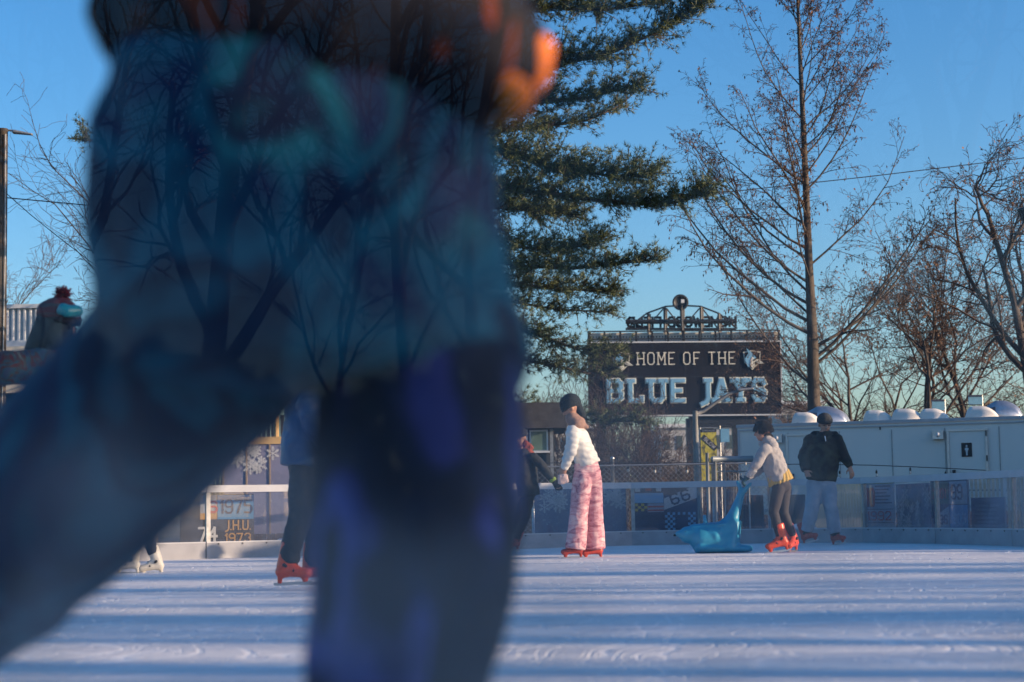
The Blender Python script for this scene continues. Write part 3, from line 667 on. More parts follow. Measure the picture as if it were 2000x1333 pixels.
def snowflake(mb, c, ux, R_, proud=.008, w_=.008):
    c = Vector(c); nn = Vector(ux).cross(Zup)
    for k in range(6):
        a = math.pi / 6 + k * math.pi / 3
        d = Vector(ux) * math.cos(a) + Zup * math.sin(a); p = Vector(ux) * -math.sin(a) + Zup * math.cos(a)
        def stick(A_, B_, hw, z):
            dd = (B_ - A_).normalized(); pp = nn.cross(dd) * hw
            vs = [tuple(q + nn * z) for q in (A_ - pp, B_ - pp, B_ + pp, A_ + pp)]; mb.add(vs, [(0, 1, 2, 3)])
        stick(c, c + d * R_, w_ * .5, proud + .0004 * k)
        for t in (.35, .55, .75):
            for sg_ in (1, -1):
                b0 = c + d * R_ * t; stick(b0, b0 + (d * .6 + p * .8 * sg_) * R_ * (.36 - .2 * t), w_ * .4, proud + .0004 * k + .0002)
def flake_banner(label, x0, x1, yt, yb, d0, d1, cnt, topdense=True, colr=(.16, .16, .25)):
    r, A, ux, W_, H_ = flat_board('snowflake_banner', label, 'banner', x0, x1, yt, yb, d0, d1, cmat('banner_' + str(x0), colr), 'snowflake banners behind the boards')
    mb = MB(); rg = random.Random(x0)
    for i in range(cnt):
        xx = rg.uniform(.03, W_ - .03); zz = H_ - abs(rg.gauss(0, .11)) - .05 if topdense else rg.uniform(.1, H_ - .1)
        rr = rg.uniform(.05, .11)
        if .02 < zz < H_ - .02: snowflake(mb, A + ux * xx + Zup * zz, ux, min(rr, zz - .01, H_ - zz), .006 + i * .0006)
    for i in range(cnt * 5):
        xx = rg.uniform(.02, W_ - .02); zz = rg.uniform(.05, H_ - .03); q = rg.uniform(.002, .006)
        a = A + ux * xx + Zup * zz + ux.cross(Zup) * .005
        mb.add([tuple(a - ux * q - Zup * q), tuple(a + ux * q - Zup * q), tuple(a + ux * q + Zup * q), tuple(a - ux * q + Zup * q)], [(0, 1, 2, 3)])
    put('snowflake_print', mb, K['white'], r)
    return r, A, ux, W_, H_
r, A, ux, W_, H_ = flake_banner('violet banner of white snowflakes left of the blue coat skater', 436, 572, 868, 1043, 22.9, 23.0, 16)
mb = MB()
mb.prism([(-.05, H_), (W_ + .05, H_), (W_ + .05, H_ + .09), (-.05, H_ + .09)], -.02, .08, A, ux, Zup)
put('top_board', mb, pm('gold_timber', (.5, .33, .14), .6, 0, .2, 5), r)
mb = MB()
for i in range(4): mb.box(A + ux * (W_ * i / 3) + Zup * (H_ / 2), (.02, .03, H_), None)
put('batten', mb, M['wood'], r)
flake_banner('blue grey snowflake banner behind the pink trousers', 1043, 1222, 951, 1050, 25.0, 25.05, 34, colr=(.16, .18, .26))
flake_banner('snowflake banner between the NO notice and the 2001 mural', 1749, 1814, 945, 1041, 24.0, 23.0, 26, False, colr=(.16, .19, .25))

# snow piles
for (x, y, d_, sz, lab) in ((1206, 1046, 25.9, .5, 'white snow pile beside the 66 mural'), (532, 1058, 22.2, .55, 'sunlit snow pile beside the J.H.U. mural'), (1585, 1046, 26.2, .45, 'snow heap seen between the jeans legs')):
    c = P(x, y, d_); mb = MB(); rg = random.Random(x)
    for i in range(14): mb.ell((c.x + rg.gauss(0, sz * .3), c.y + rg.uniform(-.15, .15) + .25, rg.uniform(-.05, .1)), rg.uniform(.1, .22), rg.uniform(.1, .2), rg.uniform(.06, .17))
    q = blob('snow_pile', mb, M['snow'], None, .02, 2, .03, 8, x); tag(q, lab, 'snow pile')

# ------------------------------------------------------------------ pickets, chain link, gate, lamp poles
def pickets(x0, x1, ya, yb, d0, d1, n_, label, skip=()):
    r = thing('picket_fence', label, 'fence', P((x0 + x1) / 2, 1040, (d0 + d1) / 2))
    mb = MB(); rg = random.Random(x0)
    for i in range(n_):
        t = (i + .5) / n_; x = x0 + (x1 - x0) * t; d_ = d0 + (d1 - d0) * t
        a = P(x, ya, d_); mb.box((a.x, a.y, (a.z - .03) / 2), (.035, .014, a.z + .03), Matrix.Rotation(rg.uniform(-.3, .3), 3, 'Z'))
    put('pickets', mb, pm('picket_wood%d' % x0, (.62, .5, .34), .5, 0, .2, 4), r)
    mb = MB()
    for y in (958, 1028): mb.tube([P(x0, y, d0 + .03), P(x1, y, d1 + .03)], .015, 6)
    put('wire_strand', mb, M['galv'], r)
pickets(1592, 1682, 941, 1045, 26.0, 25.8, 16, 'sunlit wooden picket fence behind the jeans skater')
pickets(1893, 1960, 935, 1040, 25.3, 25.1, 8, 'widely spaced bright pickets right of the 99 mural')
pickets(1965, 2060, 935, 1040, 25.0, 24.8, 14, 'close set bright pickets at the picture edge')
pickets(1590, 1632, 975, 1043, 26.6, 26.6, 7, 'short weathered pickets in front of the snow heap')

cl = thing('chain_link_fence', 'grey chain link fence behind the rink with metal posts', 'fence', P(1250, 1040, 28))
mb = MB(); a = P(985, 909, 28); b = P(1500, 909, 28); x0, x1, z0, z1 = a.x, b.x, .1, (a.z + b.z) / 2
st = .078; r_ = .0028; W_ = x1 - x0; H_ = z1 - z0; k = -H_
while k < W_:
    for sgn_ in (1, -1):
        pa = (max(k, 0), max(k, 0) - k); pb = (min(k + H_, W_), min(k + H_, W_) - k)
        if pb[0] > pa[0]:
            za, zb_ = (pa[1], pb[1]) if sgn_ > 0 else (H_ - pa[1], H_ - pb[1])
            mb.tube([(x0 + pa[0], 28 + .003 * sgn_, z0 + za), (x0 + pb[0], 28 + .003 * sgn_, z0 + zb_)], r_, 3, False)
    k += st
put('wire_mesh', mb, M['galv'], cl)
mb = MB(); mb.tube([(x0, 28, z1), (x1, 28, z1)], .014, 6); put('top_rail', mb, M['galv'], cl)
for px in (1040, 1196, 1392, 1500):
    mb = MB(); q = P(px, 897, 28.06); mb.tube([(q.x, q.y, -.1), (q.x, q.y, q.z)], .026, 8); mb.ell((q.x, q.y, q.z + .01), .034, .034, .03); put('fence_post', mb, M['alu'], cl, True)

M['pipe'] = pm('painted_pipe', (.34, .34, .32), .6, 0, .2, 10)
gt = thing('pipe_gate', 'tubular metal gate with a horizontal pipe left of the trailer', 'gate', P(1390, 1040, 27.2))
for px, y0 in ((1381, 885), (1396, 893), (1414, 905), (1462, 925)):
    mb = MB(); q = P(px, y0, 27.2); mb.tube([(q.x, q.y, -.05), (q.x, q.y, q.z)], .026 if px < 1400 else .012, 8); put('upright', mb, M['pipe'], gt, True)
mb = MB(); mb.tube([P(1392, 897, 27.2), P(1440, 897, 27.2), P(1471, 896, 27.2)], .045, 10); mb.tube([P(1396, 921, 27.2), P(1470, 921, 27.2)], .012, 6)
put('cross_pipe', mb, pm('dull_pipe', (.2, .23, .25), .5, .3), gt, True)
mb = MB()
for x in range(1418, 1462, 5): mb.tube([P(x, 925, 27.22), P(x, 985, 27.22)], .004, 4)
for y in (940, 960, 985): mb.tube([P(1414, y, 27.22), P(1462, y, 27.22)], .005, 4)
put('grille', mb, M['galv'], gt)

lp = thing('street_lamp', 'silver lamp post with a curved arm in front of the JAYS lettering', 'street lamp', (P(1358, 900, 33).x, 33, -.1))
mb = MB(); q = P(1357.5, 803, 33); mb.tube([(q.x, 33, -.1), (q.x, 33, 1.2), (q.x, 33, q.z)], [.06, .052, .046], 12); put('pole', mb, M['pipe'], lp, True)
mb = MB(); mb.tube([P(1357, 810, 33), P(1375, 803, 33), P(1400, 785, 33), P(1425, 769, 33), P(1447, 763, 33)], [.034, .032, .028, .026, .024], 8); put('arm', mb, pm('grey_arm', (.17, .17, .17), .6, 0, .2, 10), lp, True)
mb = MB(); mb.seg(P(1442, 762, 33), P(1470, 759, 33), (.05, .03), (.035, .02), side=(0, 1, 0)); put('lamp_head', mb, M['galv'], lp, True)

bn = thing('street_banner', 'yellow and black street banner reading SLOW on a metal post', 'banner', P(1384, 1000, 34))
a, b = P(1368, 839, 34), P(1399, 839, 34); zb = P(1384, 950, 34).z
A = Vector((a.x, 34, zb)); W_ = b.x - a.x; H_ = a.z - zb
mb = MB(); mb.prism([(0, 0), (W_, 0), (W_, H_), (0, H_)], 0, .01, A, (1, 0, 0), Zup); put('cloth', mb, camo('yellow_banner', [(.3, (.10, .10, .04)), (.5, (.55, .48, .05)), (.7, (.62, .56, .12))], 12, (1, 1, .6), interp='LINEAR'), bn)
rects('black_header', bn, A, Vector((1, 0, 0)), [(0, H_ - .055, W_, H_)], K['black'], .002)
txt('lettering', bn, A, Vector((1, 0, 0)), 'HOMEWOOD', .03, H_ - .042, W_ - .06, .025, .8, K['pale'], .006)
dv = (Vector((1, 0, 0)) - Zup * .95).normalized(); du = (Zup + Vector((1, 0, 0)) * .95).normalized()
mb = MB(); mb.prism([(0, 0), (.34, 0), (.34, .1), (0, .1)], -.004, -.001, A + Vector((.0, 0, H_ - .17)), dv, du); put('black_stripe', mb, K['black'], bn)
mb = MB(); letters_fit(mb, 'SLOW', A + Vector((.05, 0, H_ - .19)), dv, du, .25, .06, 1.0, depth=.003, proud=.006); put('lettering', mb, K['white'], bn)
mb = MB(); q = P(1367, 836, 34.03); mb.tube([(q.x, q.y, -.1), (q.x, q.y, q.z)], .02, 8); mb.tube([q, P(1400, 836, 34.03)], .012, 6); put('pole', mb, M['galv'], bn)
b2 = thing('street_banner', 'small blue banner on a thin post left of the trailer', 'banner', P(1415, 1000, 36))
a, b = P(1407, 838, 36), P(1424, 838, 36)
mb = MB(); mb.box(((a.x + b.x) / 2, 36, a.z - .13), (b.x - a.x, .012, .26)); put('cloth', mb, K['lblue'], b2)
mb = MB(); q = P(1406, 832, 36.02); mb.tube([(q.x, q.y, -.1), (q.x, q.y, q.z)], .014, 6); put('pole', mb, M['galv'], b2)
for k, (x0, x1, y0, y1, lab) in enumerate(((1820, 1846, 781, 802, 'small blue street sign left of the big tree stems above the trailer'), (1891, 1919, 772, 790, 'small blue banner right above the rightmost roof vent'))):
    b3 = thing('street_sign', lab, 'sign', P((x0 + x1) / 2, 950, 40))
    a, b = P(x0, y0, 40), P(x1, y1, 40); mb = MB(); mb.box(((a.x + b.x) / 2, 40, (a.z + b.z) / 2), (b.x - a.x, .02, a.z - b.z)); put('face', mb, K['lblue'], b3)
    mb = MB(); mb.box(((a.x + b.x) / 2, 39.985, a.z - .02), (b.x - a.x, .008, .04)); put('header', mb, K['navy'], b3)
    mb = MB(); mb.tube([(b.x, 40.03, -.1), (b.x, 40.03, a.z)], .02, 6); put('pole', mb, M['galv'], b3)

# string lights
def string_lights(pts, bulbs, label, d_):
    r = thing('string_lights', label, 'string lights', P(pts[0][0], pts[0][1], d_))
    mb = MB(); mb.tube([P(x, y, d_) for x, y in pts], .006, 5); put('cable', mb, M['black'], r)
    for (x, y) in bulbs:
        q = P(x, y, d_); mb = MB(); mb.tube([q + Vector((0, 0, .075)), q + Vector((0, 0, .035))], .004, 5); mb.seg(q + Vector((0, 0, .05)), q + Vector((0, 0, .022)), .014, .014, n=8); f_ = put('socket', mb, M['black'], r)
        mb = MB(); mb.ell(q, .02, .02, .028, n=10); put('bulb', mb, M['bulb'], f_, True)
m, nt_, b_ = newmat('clear_bulb'); b_.inputs['Base Color'].default_value = (.9, .85, .75, 1); b_.inputs['Roughness'].default_value = .05; b_.inputs['Transmission Weight'].default_value = .4; M['bulb'] = m
string_lights([(1490, 908), (1560, 907), (1640, 908), (1700, 909), (1776, 912), (1847, 915), (1925, 919)], [(1640, 929), (1712, 928), (1778, 923), (1847, 931)], 'string of clear bulbs on a black cable before the trailer', 25.9)
string_lights([(1040, 905), (1130, 904), (1227, 905), (1342, 904), (1396, 903), (1470, 902)], [(1227, 919), (1279, 921), (1342, 921), (1396, 911), (1456, 906)], 'string of clear bulbs along the chain link fence', 27.6)

# left utility pole, lamp, wires
up = thing('utility_pole', 'brown wooden utility pole with a grey lamp at the left picture edge', 'utility pole', (P(0, 600, 33).x, 33, -.1))
q = P(5, 252, 33); b = P(-6, 1000, 33); mb = MB(); mb.tube([(b.x, 33, -.1), tuple(q)], [.14, .095], 14); put('pole', mb, M['bark2'], up, True)
mb = MB(); mb.tube([P(11, 262, 32.9), P(10, 500, 32.9), P(4, 800, 32.9)], .012, 6); put('conduit', mb, M['galv'], up)
mb = MB(); mb.tube([P(8, 262, 33), P(16, 255, 33), P(30, 256, 33)], .02, 6); a_ = put('arm', mb, M['galv'], up)
mb = MB(); mb.seg(P(28, 258, 33), P(62, 263, 33), (.07, .04), (.05, .02), side=(0, 1, 0)); put('lamp_head', mb, M['galv'], a_, True)
def wire(label, pts, r_=.012):
    mb = MB(); mb.tube([P(*q) for q in pts], r_, 5); o = put('overhead_wire', mb, M['dark'], None); tag(o, label, 'wire')
wire('long overhead wire crossing the sky from pole to right edge', [(5, 386, 33), (200, 404, 34), (600, 418, 36), (1000, 405, 38), (1380, 380, 40), (1700, 345, 41), (2000, 309, 42), (2300, 262, 43)], .011)
wire('guy wire running down to the right from the utility pole', [(10, 376, 33), (60, 420, 33), (120, 468, 33), (196, 526, 33), (420, 690, 33)], .008)

# left white building
bd = thing('building', 'pale building with a corrugated metal parapet at the left edge', 'building', P(30, 900, 46))
a = P(-260, 605, 46); b = P(88, 605, 46); zb = P(40, 668, 46).z
mb = MB(); x = a.x; i = 0; pts = []
while x < b.x:
    for dx, dy in ((0, 0), (.05, -.1), (.09, -.1), (.14, 0)): pts.append((x + dx, 46 + dy))
    x += .125 * 1.0 + .02
pts = [p for p in pts if p[0] <= b.x]
vs = [(p[0], p[1], zz) for zz in (zb, a.z - .06) for p in pts]; n = len(pts)
mb.add(vs, [(i, i + 1, i + 1 + n, i + n) for i in range(n - 1)])
mb.box(((a.x + b.x) / 2, 46.35, (a.z + zb) / 2), (b.x - a.x - .02, .6, a.z - zb - .1))
put('corrugated_parapet', mb, M['white_metal'], bd)
mb = MB(); mb.box(((a.x + b.x) / 2, 46, a.z), (b.x - a.x + .1, .3, .1)); mb.box(((a.x + b.x) / 2, 46, zb - .06), (b.x - a.x + .1, .35, .16)); mb.box((b.x + .02, 45.98, (a.z + zb) / 2), (.12, .22, a.z - zb + .1)); put('trim', mb, M['white_metal'], bd)
a2 = P(-260, 682, 45.6); b2_ = P(130, 682, 45.6); z3 = P(30, 768, 45.6).z
mb = MB(); mb.box(((a2.x + b2_.x) / 2, 48.6, (a2.z + z3) / 2), (b2_.x - a2.x, 6, a2.z - z3)); put('upper_wall', mb, M['cream'], bd)
mb = MB(); mb.box(((a2.x + b2_.x) / 2, 48.9, z3 / 2 - .1), (b2_.x - a2.x - .3, 5.6, z3 + .1)); put('lower_wall', mb, pm('dark_wall', (.06, .065, .07), .7), bd)
mb = MB()
for px in (9, 60): q = P(px, 725, 45.58); mb.box((q.x, 45.59, (a2.z + z3) / 2), (.02, .015, a2.z - z3 - .02))
put('seam', mb, M['galv'], bd)

# booth behind dark skater
bo = thing('ticket_booth', 'dark roofed booth with a green tinted window behind the dark skater', 'booth', P(1000, 1040, 30))
a, b = P(900, 790, 30), P(1106, 790, 30); z1_ = P(1000, 838, 30).z
mb = MB(); mb.box(((a.x + b.x) / 2, 31.1, (a.z + z1_) / 2), (b.x - a.x, 2.4, a.z - z1_)); put('roof', mb, pm('dark_shingle', (.05, .045, .045), .8, 0, .3, 8), bo)
a, b = P(905, 840, 30.2), P(1082, 840, 30.2)
mb = MB(); mb.box(((a.x + b.x) / 2, 31.2, z1_ / 2 - .08), (b.x - a.x, 1.9, z1_ + .06)); put('wall', mb, pm('dark_booth_wall', (.035, .04, .045), .7), bo)
for (x0, x1, y0, y1) in ((1037, 1068, 843, 879), (990, 1028, 843, 879)):
    a, b = P(x0, y0, 30.1), P(x1, y1, 30.1)
    mb = MB(); mb.box(((a.x + b.x) / 2, 30.235, (a.z + b.z) / 2), (b.x - a.x + .05, .02, a.z - b.z + .06)); f_ = put('window', mb, M['alu'], bo)
    mb = MB(); mb.box(((a.x + b.x) / 2, 30.22, (a.z + b.z) / 2), (b.x - a.x, .012, a.z - b.z)); put('pane', mb, pm('green_glass%d' % x0, (.10, .16, .13), .15, 0, .4, 4, spec=.8), f_)
    mb = MB(); mb.box(((a.x + b.x) / 2, 30.17, b.z - .03), (b.x - a.x + .1, .14, .03)); put('sill', mb, M['white_metal'], f_)
mb = MB(); q = P(1077, 840, 30.15); mb.box((q.x, 30.2, z1_ / 2), (.05, .04, z1_)); put('corner_trim', mb, M['galv'], bo)

# post behind the blue coat skater
lt = tag(put('timber_post', (lambda m_: (m_.tube([P(541, 960, 24), P(539, 812, 24)], .035, 8), m_)[1])(MB()), pm('gold_post', (.55, .35, .14), .5), None), 'golden timber post rising beside the blue coat skater', 'post')
# fence of dark slats above the snowflake banner
r = thing('slat_fence', 'dark vertical slat fence above the violet snowflake banner', 'fence', P(500, 1000, 25))
mb = MB()
for x in range(380, 680, 9):
    a_ = P(x, 818, 25); mb.box((a_.x, 25, (a_.z) / 2), (.05, .02, a_.z + .1))
put('slats', mb, pm('dark_slat', (.05, .045, .05), .8), r)

# lantern at right edge
ln = thing('black_lantern', 'black lantern on a bracket cut by the right picture edge', 'lantern', P(2060, 700, 26))
mb = MB(); c = P(2003, 418, 26)
mb.seg(c + Vector((0, 0, -.1)), c + Vector((0, 0, .06)), .05, .12, n=12, cap0=.2, cap1=.3); put('lamp_shade', mb, M['black'], ln, True)
mb = MB(); mb.tube([P(1972, 457, 26), P(2000, 458, 26), P(2060, 455, 26)], .012, 6); mb.box(P(1990, 456, 26), (.1, .1, .03)); mb.tube([P(2040, 455, 26), (P(2040, 455, 26).x, 26, -.1)], .05, 8); mb.tube([c + Vector((0, 0, .06)), P(2040, 400, 26)], .015, 6); put('bracket', mb, M['black'], ln)

# distant pale buildings beyond
for k, (x0, x1, y0, d_, c_, lab) in enumerate(((1060, 1180, 838, 130, (.45, .42, .38), 'low pale building far behind the shrubs, left of the lamp post'), (1290, 1460, 835, 150, (.42, .42, .42), 'distant pale building seen under the scoreboard'), (1525, 1605, 790, 170, (.36, .35, .34), 'distant flat roofed block between the sign and the tall trunk'))):
    a, b = P(x0, y0, d_), P(x1, y0, d_)
    bd2 = thing('distant_building', lab, 'building', ((a.x + b.x) / 2, d_, 0))
    mb = MB(); mb.box(((a.x + b.x) / 2, d_ + 6, a.z / 2 - .1), (b.x - a.x, 12, a.z + .1)); put('wall', mb, cmat('far_wall%d' % k, c_), bd2)
    mb = MB(); mb.box(((a.x + b.x) / 2, d_ + 6, a.z + .1), (b.x - a.x + .6, 12.6, .3)); put('roof', mb, M['white_metal'], bd2)
    nW = 7
    for fl in range(2):
        for i in range(nW):
            mb = MB(); mb.box((a.x + (i + .5) * (b.x - a.x) / nW, d_ - .02, a.z * (.82 - .36 * fl)), ((b.x - a.x) / nW * .5, .06, a.z * .16)); put('window', mb, M['glassdark'], bd2)


# ------------------------------------------------------------------ trees
class Tubes:
    def __init__(s): s.V = []; s.F = []; s.n = 0
    def add(s, pts, rad, sides):
        p = np.array(pts); k = len(p); t = np.gradient(p, axis=0); t /= (np.linalg.norm(t, axis=1, keepdims=True) + 1e-9)
        ref = np.array([.31, .87, .38]) if abs(t[0, 1]) < .8 else np.array([.9, .1, .3])
        u = np.cross(t, ref); u /= np.linalg.norm(u, axis=1, keepdims=True) + 1e-9; w_ = np.cross(t, u)
        an = np.arange(sides) * 2 * math.pi / sides
        v = p[:, None, :] + np.array(rad)[:, None, None] * (u[:, None, :] * np.cos(an)[None, :, None] + w_[:, None, :] * np.sin(an)[None, :, None])
        s.V.append(v.reshape(-1, 3))
        i = np.arange(k - 1)[:, None] * sides; j = np.arange(sides)[None, :]; j2 = (j + 1) % sides
        f = np.stack([i + j, i + j2, i + sides + j2, i + sides + j], -1).reshape(-1, 4) + s.n
        s.F.append(f); s.n += k * sides
    def put(s, name, m, parent, off):
        me = bpy.data.meshes.new(name)
        if s.V:
            V = np.concatenate(s.V) - np.array(off); Fa = np.concatenate(s.F)
            me.vertices.add(len(V)); me.vertices.foreach_set('co', V.astype(np.float32).ravel())
            k = Fa.shape[1]
            me.loops.add(Fa.size); me.loops.foreach_set('vertex_index', Fa.astype(np.int32).ravel())
            me.polygons.add(len(Fa)); me.polygons.foreach_set('loop_start', np.arange(0, Fa.size, k, dtype=np.int32))
            me.polygons.foreach_set('use_smooth', np.ones(len(Fa), bool)); me.update(calc_edges=True); me.validate()
        o = bpy.data.objects.new(name, me); C.objects.link(o); me.materials.append(m)
        if parent is not None: o.parent = parent
        return o
def faces_obj(name, V, Fa, m, parent, off):
    t = Tubes(); t.V = [np.asarray(V, float)]; t.F = [np.asarray(Fa)]; return t.put(name, m, parent, off)
def unit(v): return v / (np.linalg.norm(v) + 1e-9)
def grow(T, Tt, p, d, L, r, lev, rg, o, tips):
    """one limb with its side shoots; o: options"""
    n = 7 if lev <= 1 else (5 if lev == 2 else 4)
    pts = [p]; rad = [r]; dirs = [d]; cur = p; dd = d
    for i in range(1, n + 1):
        dd = unit(dd + rg.normal(0, o['wob'][min(lev, 3)], 3) + np.array([0, 0, o['up'][min(lev, 3)]]))
        cur = cur + dd * L / n; pts.append(cur); dirs.append(dd); rad.append(max(r * (1 - (i / n) * o.get('taper', .8)), o['rmin']))
    (T if lev <= o.get('limb', 0) else Tt).add(pts, rad, 8 if lev == 0 else (5 if lev == 1 else 3))
    if lev >= o['maxlev']:
        tips.append((pts[-1], dd)); tips.append((pts[-2], dd)); return
    nc = o['nch'][min(lev, len(o['nch']) - 1)]; nc = max(1, int(rg.normal(nc, nc * .2)))
    for c in range(nc):
        t = o['t0'][min(lev, 3)] + (1 - o['t0'][min(lev, 3)]) * (c + rg.random()) / nc; t = min(t, .99)
        q = t * n; i = int(q); fr = q - i; bp = pts[i] * (1 - fr) + pts[i + 1] * fr; bd = dirs[i + 1]
        ax = unit(np.cross(bd, rg.normal(0, 1, 3))); an = math.radians(rg.normal(o['ang'][min(lev, 3)], 9))
        nd = unit(bd * math.cos(an) + ax * math.sin(an) * np.array([1, o.get('flat', 1), 1]))
        cl = L * o['len'][min(lev, 3)] * (1 - o.get('lent', .5) * t) * rg.uniform(.7, 1.25)
        cr = max(min(r * .62, rad[i] * .8) * rg.uniform(.6, 1), o['rmin'])
        grow(T, Tt, bp, nd, cl, cr, lev + 1, rg, o, tips)
VASE = dict(wob=[.12, .14, .17, .2], up=[.03, .05, .04, .02], t0=[.35, .25, .2, .1], nch=[5, 6, 6, 4], ang=[32, 38, 42, 45], len=[.72, .62, .55, .5], rmin=.006, maxlev=4, limb=1, lent=.35, taper=.7)
def bare_tree(name, label, base_, H, r, seed, o=VASE, lean=(0, 0), group='bare trees', bark='bark', seeds=0, stems=1, twigm='twig'):
    rg = np.random.default_rng(seed); b = Vector(base_)
    th = thing(name, label, 'tree', b, group); T, Tt, tips = Tubes(), Tubes(), []
    for k in range(stems):
        d = unit(np.array([lean[0] + (rg.normal(0, .32) if stems > 1 else 0), lean[1] + (rg.normal(0, .25) if stems > 1 else 0), 1]))
        grow(T, Tt, np.array(b), d, H * (rg.uniform(.7, 1) if stems > 1 else 1), r, 0, rg, o, tips)
    T.put('trunk', M[bark], th, b); Tt.put('crown', M[twigm], th, b)
    if seeds and tips:
        V, Fa = [], []; rr = rg.choice(len(tips), min(seeds, len(tips)), replace=False)
        for i in rr:
            q = tips[i][0] + rg.normal(0, .02, 3); sz = rg.uniform(.015, .035); n = len(V)
            a = unit(rg.normal(0, 1, 3)) * sz; c = unit(rg.normal(0, 1, 3)) * sz
            V += [q - a, q + c, q + a, q - c]; Fa.append((n, n + 1, n + 2, n + 3))
        faces_obj('buds', V, Fa, M['seed'], th, b)
    return th

# tall straight tree with upswept limbs and hanging seed clusters
def tall_tree():
    D_ = 38.0; rg = np.random.default_rng(11)
    pts = [(1591, 1010), (1590, 790), (1586, 640), (1580, 520), (1575, 390), (1569, 250), (1563, 120), (1557, -20), (1553, -150), (1550, -250)]
    tp = [np.array(P(x, y, D_)) for x, y in pts]; tp[0][2] = -.12
    wd = [.16, .135, .11, .085, .072, .058, .045, .03, .02, .008]
    b = Vector(tp[0]); th = thing('tall_tree', 'tall straight trunk with upswept limbs and brown hanging seed clusters beside the sign', 'tree', b)
    T, Tt, tips = Tubes(), Tubes(), []
    T.add(tp, wd, 12)
    z = np.array([q[2] for q in tp]); X = np.array([q[0] for q in tp])
    zt_ = z[-1]; n = 58
    o = dict(wob=[.05, .08, .12, .16], up=[.05, .11, -.01, -.12], t0=[0, .12, .1, .1], nch=[0, 14, 8, 3], ang=[50, 36, 42, 40], len=[.5, .27, .42, .5], rmin=.0038, maxlev=4, limb=1, lent=.45, taper=.75)
    for i in range(n):
        f = (i + rg.random() * .6) / n; hz = z[1] + .35 + (zt_ - z[1] - .3) * f ** .9
        x = np.interp(hz, z, X); az = rg.uniform(0, 2 * math.pi)
        if i % 2: az = rg.choice([0, math.pi]) + rg.normal(0, .35)
        el = math.radians(rg.normal(28 + 34 * f, 6)); L = (1 - f) ** .8 * 3.9 + .4
        d = np.array([math.cos(az) * math.cos(el), math.sin(az) * math.cos(el), math.sin(el)])
        rr = np.interp(hz, z, wd) * rg.uniform(.28, .45)
        grow(T, Tt, np.array([x, D_, hz]), d, L * rg.uniform(.8, 1.1), max(rr * .8, .010 + .012 * (1 - f)), 1, rg, o, tips)
    T.put('trunk', M['bark2'], th, b); Tt.put('crown', M['twig'], th, b)
    V, Fa = [], []
    for (q, d) in tips:
        if rg.random() < (.22 if q[2] < 6.5 else .05):
            s_ = rg.uniform(.05, .1); w_ = s_ * .17; n_ = len(V); q = q + rg.normal(0, .03, 3)
            for a in (0, 1):
                e = np.array([w_, 0, 0]) if a else np.array([0, w_, 0])
                n_ = len(V); V += [q, q - e - np.array([0, 0, s_ * .5]), q - np.array([0, 0, s_]), q + e - np.array([0, 0, s_ * .5])]; Fa.append((n_, n_ + 1, n_ + 2, n_ + 3))
        elif rg.random() < .18:
            s_ = rg.uniform(.012, .03); a = unit(rg.normal(0, 1, 3)) * s_; c = unit(rg.normal(0, 1, 3)) * s_; n_ = len(V)
            V += [q - a, q + c, q + a, q - c]; Fa.append((n_, n_ + 1, n_ + 2, n_ + 3))
    faces_obj('seed_clusters', V, Fa, M['seed'], th, b)
tall_tree()
def gp(px, d): q = P(px, 1000, d); return (q.x, d, -.12)
V2 = dict(VASE); V2.update(t0=[.5, .3, .2, .1], nch=[6, 7, 6, 4])
FINE = dict(VASE); FINE.update(t0=[.42, .2, .12, .1], nch=[7, 8, 7, 6], maxlev=4, rmin=.005, wob=[.14, .15, .18, .22], up=[.03, .05, .03, .0], len=[.75, .6, .52, .45])
bare_tree('bare_tree', 'vase shaped bare tree rising behind the middle roof vents', gp(1778, 46), 5.0, .12, 21, FINE, group=None, seeds=3000)
bare_tree('bare_tree', 'rounded bare tree with reddish twigs just right of the tall trunk', gp(1672, 50), 5.0, .10, 27, FINE, group=None, seeds=2500)
bare_tree('bare_tree', 'bare tree with reddish twigs between the vase shaped tree and the edge', gp(1905, 48), 5.6, .11, 29, FINE, group=None, seeds=2500)
bare_tree('bare_tree', 'dark leaning bare tree above the right hand roof unit', gp(1860, 43), 4.6, .09, 22, FINE, lean=(.10, 0), group=None, seeds=800)
V3 = dict(VASE); V3.update(up=[.02, .03, .0, -.02], wob=[.18, .2, .2, .22], t0=[.3, .15, .1, .1], nch=[9, 8, 7, 6], rmin=.005)
V4 = dict(V3); V4.update(wob=[.05, .17, .2, .22], nch=[12, 9, 7, 6], ang=[45, 40, 42, 45], t0=[.22, .15, .1, .1], len=[.55, .6, .52, .45])
bare_tree('bare_tree', 'wide dark tree with crooked limbs filling the right picture edge', gp(2040, 38), 6.9, .15, 31, V4, lean=(-.02, 0), group=None, seeds=2200)
bare_tree('bare_tree', 'thin twiggy tree between the tall trunk and the vase shaped tree', gp(1680, 56), 5.2, .09, 24, VASE, group=None, stems=3)
bare_tree('bare_tree', 'fine twigged bare tree behind the blurred skater at the pole side', gp(300, 44), 8.2, .11, 25, V3, lean=(-.05, 0), group=None, bark='bark2', twigm='bark2')
bare_tree('bare_tree', 'small distant bare tree beside the utility pole', gp(-35, 62), 7.0, .14, 26, V2, group=None)
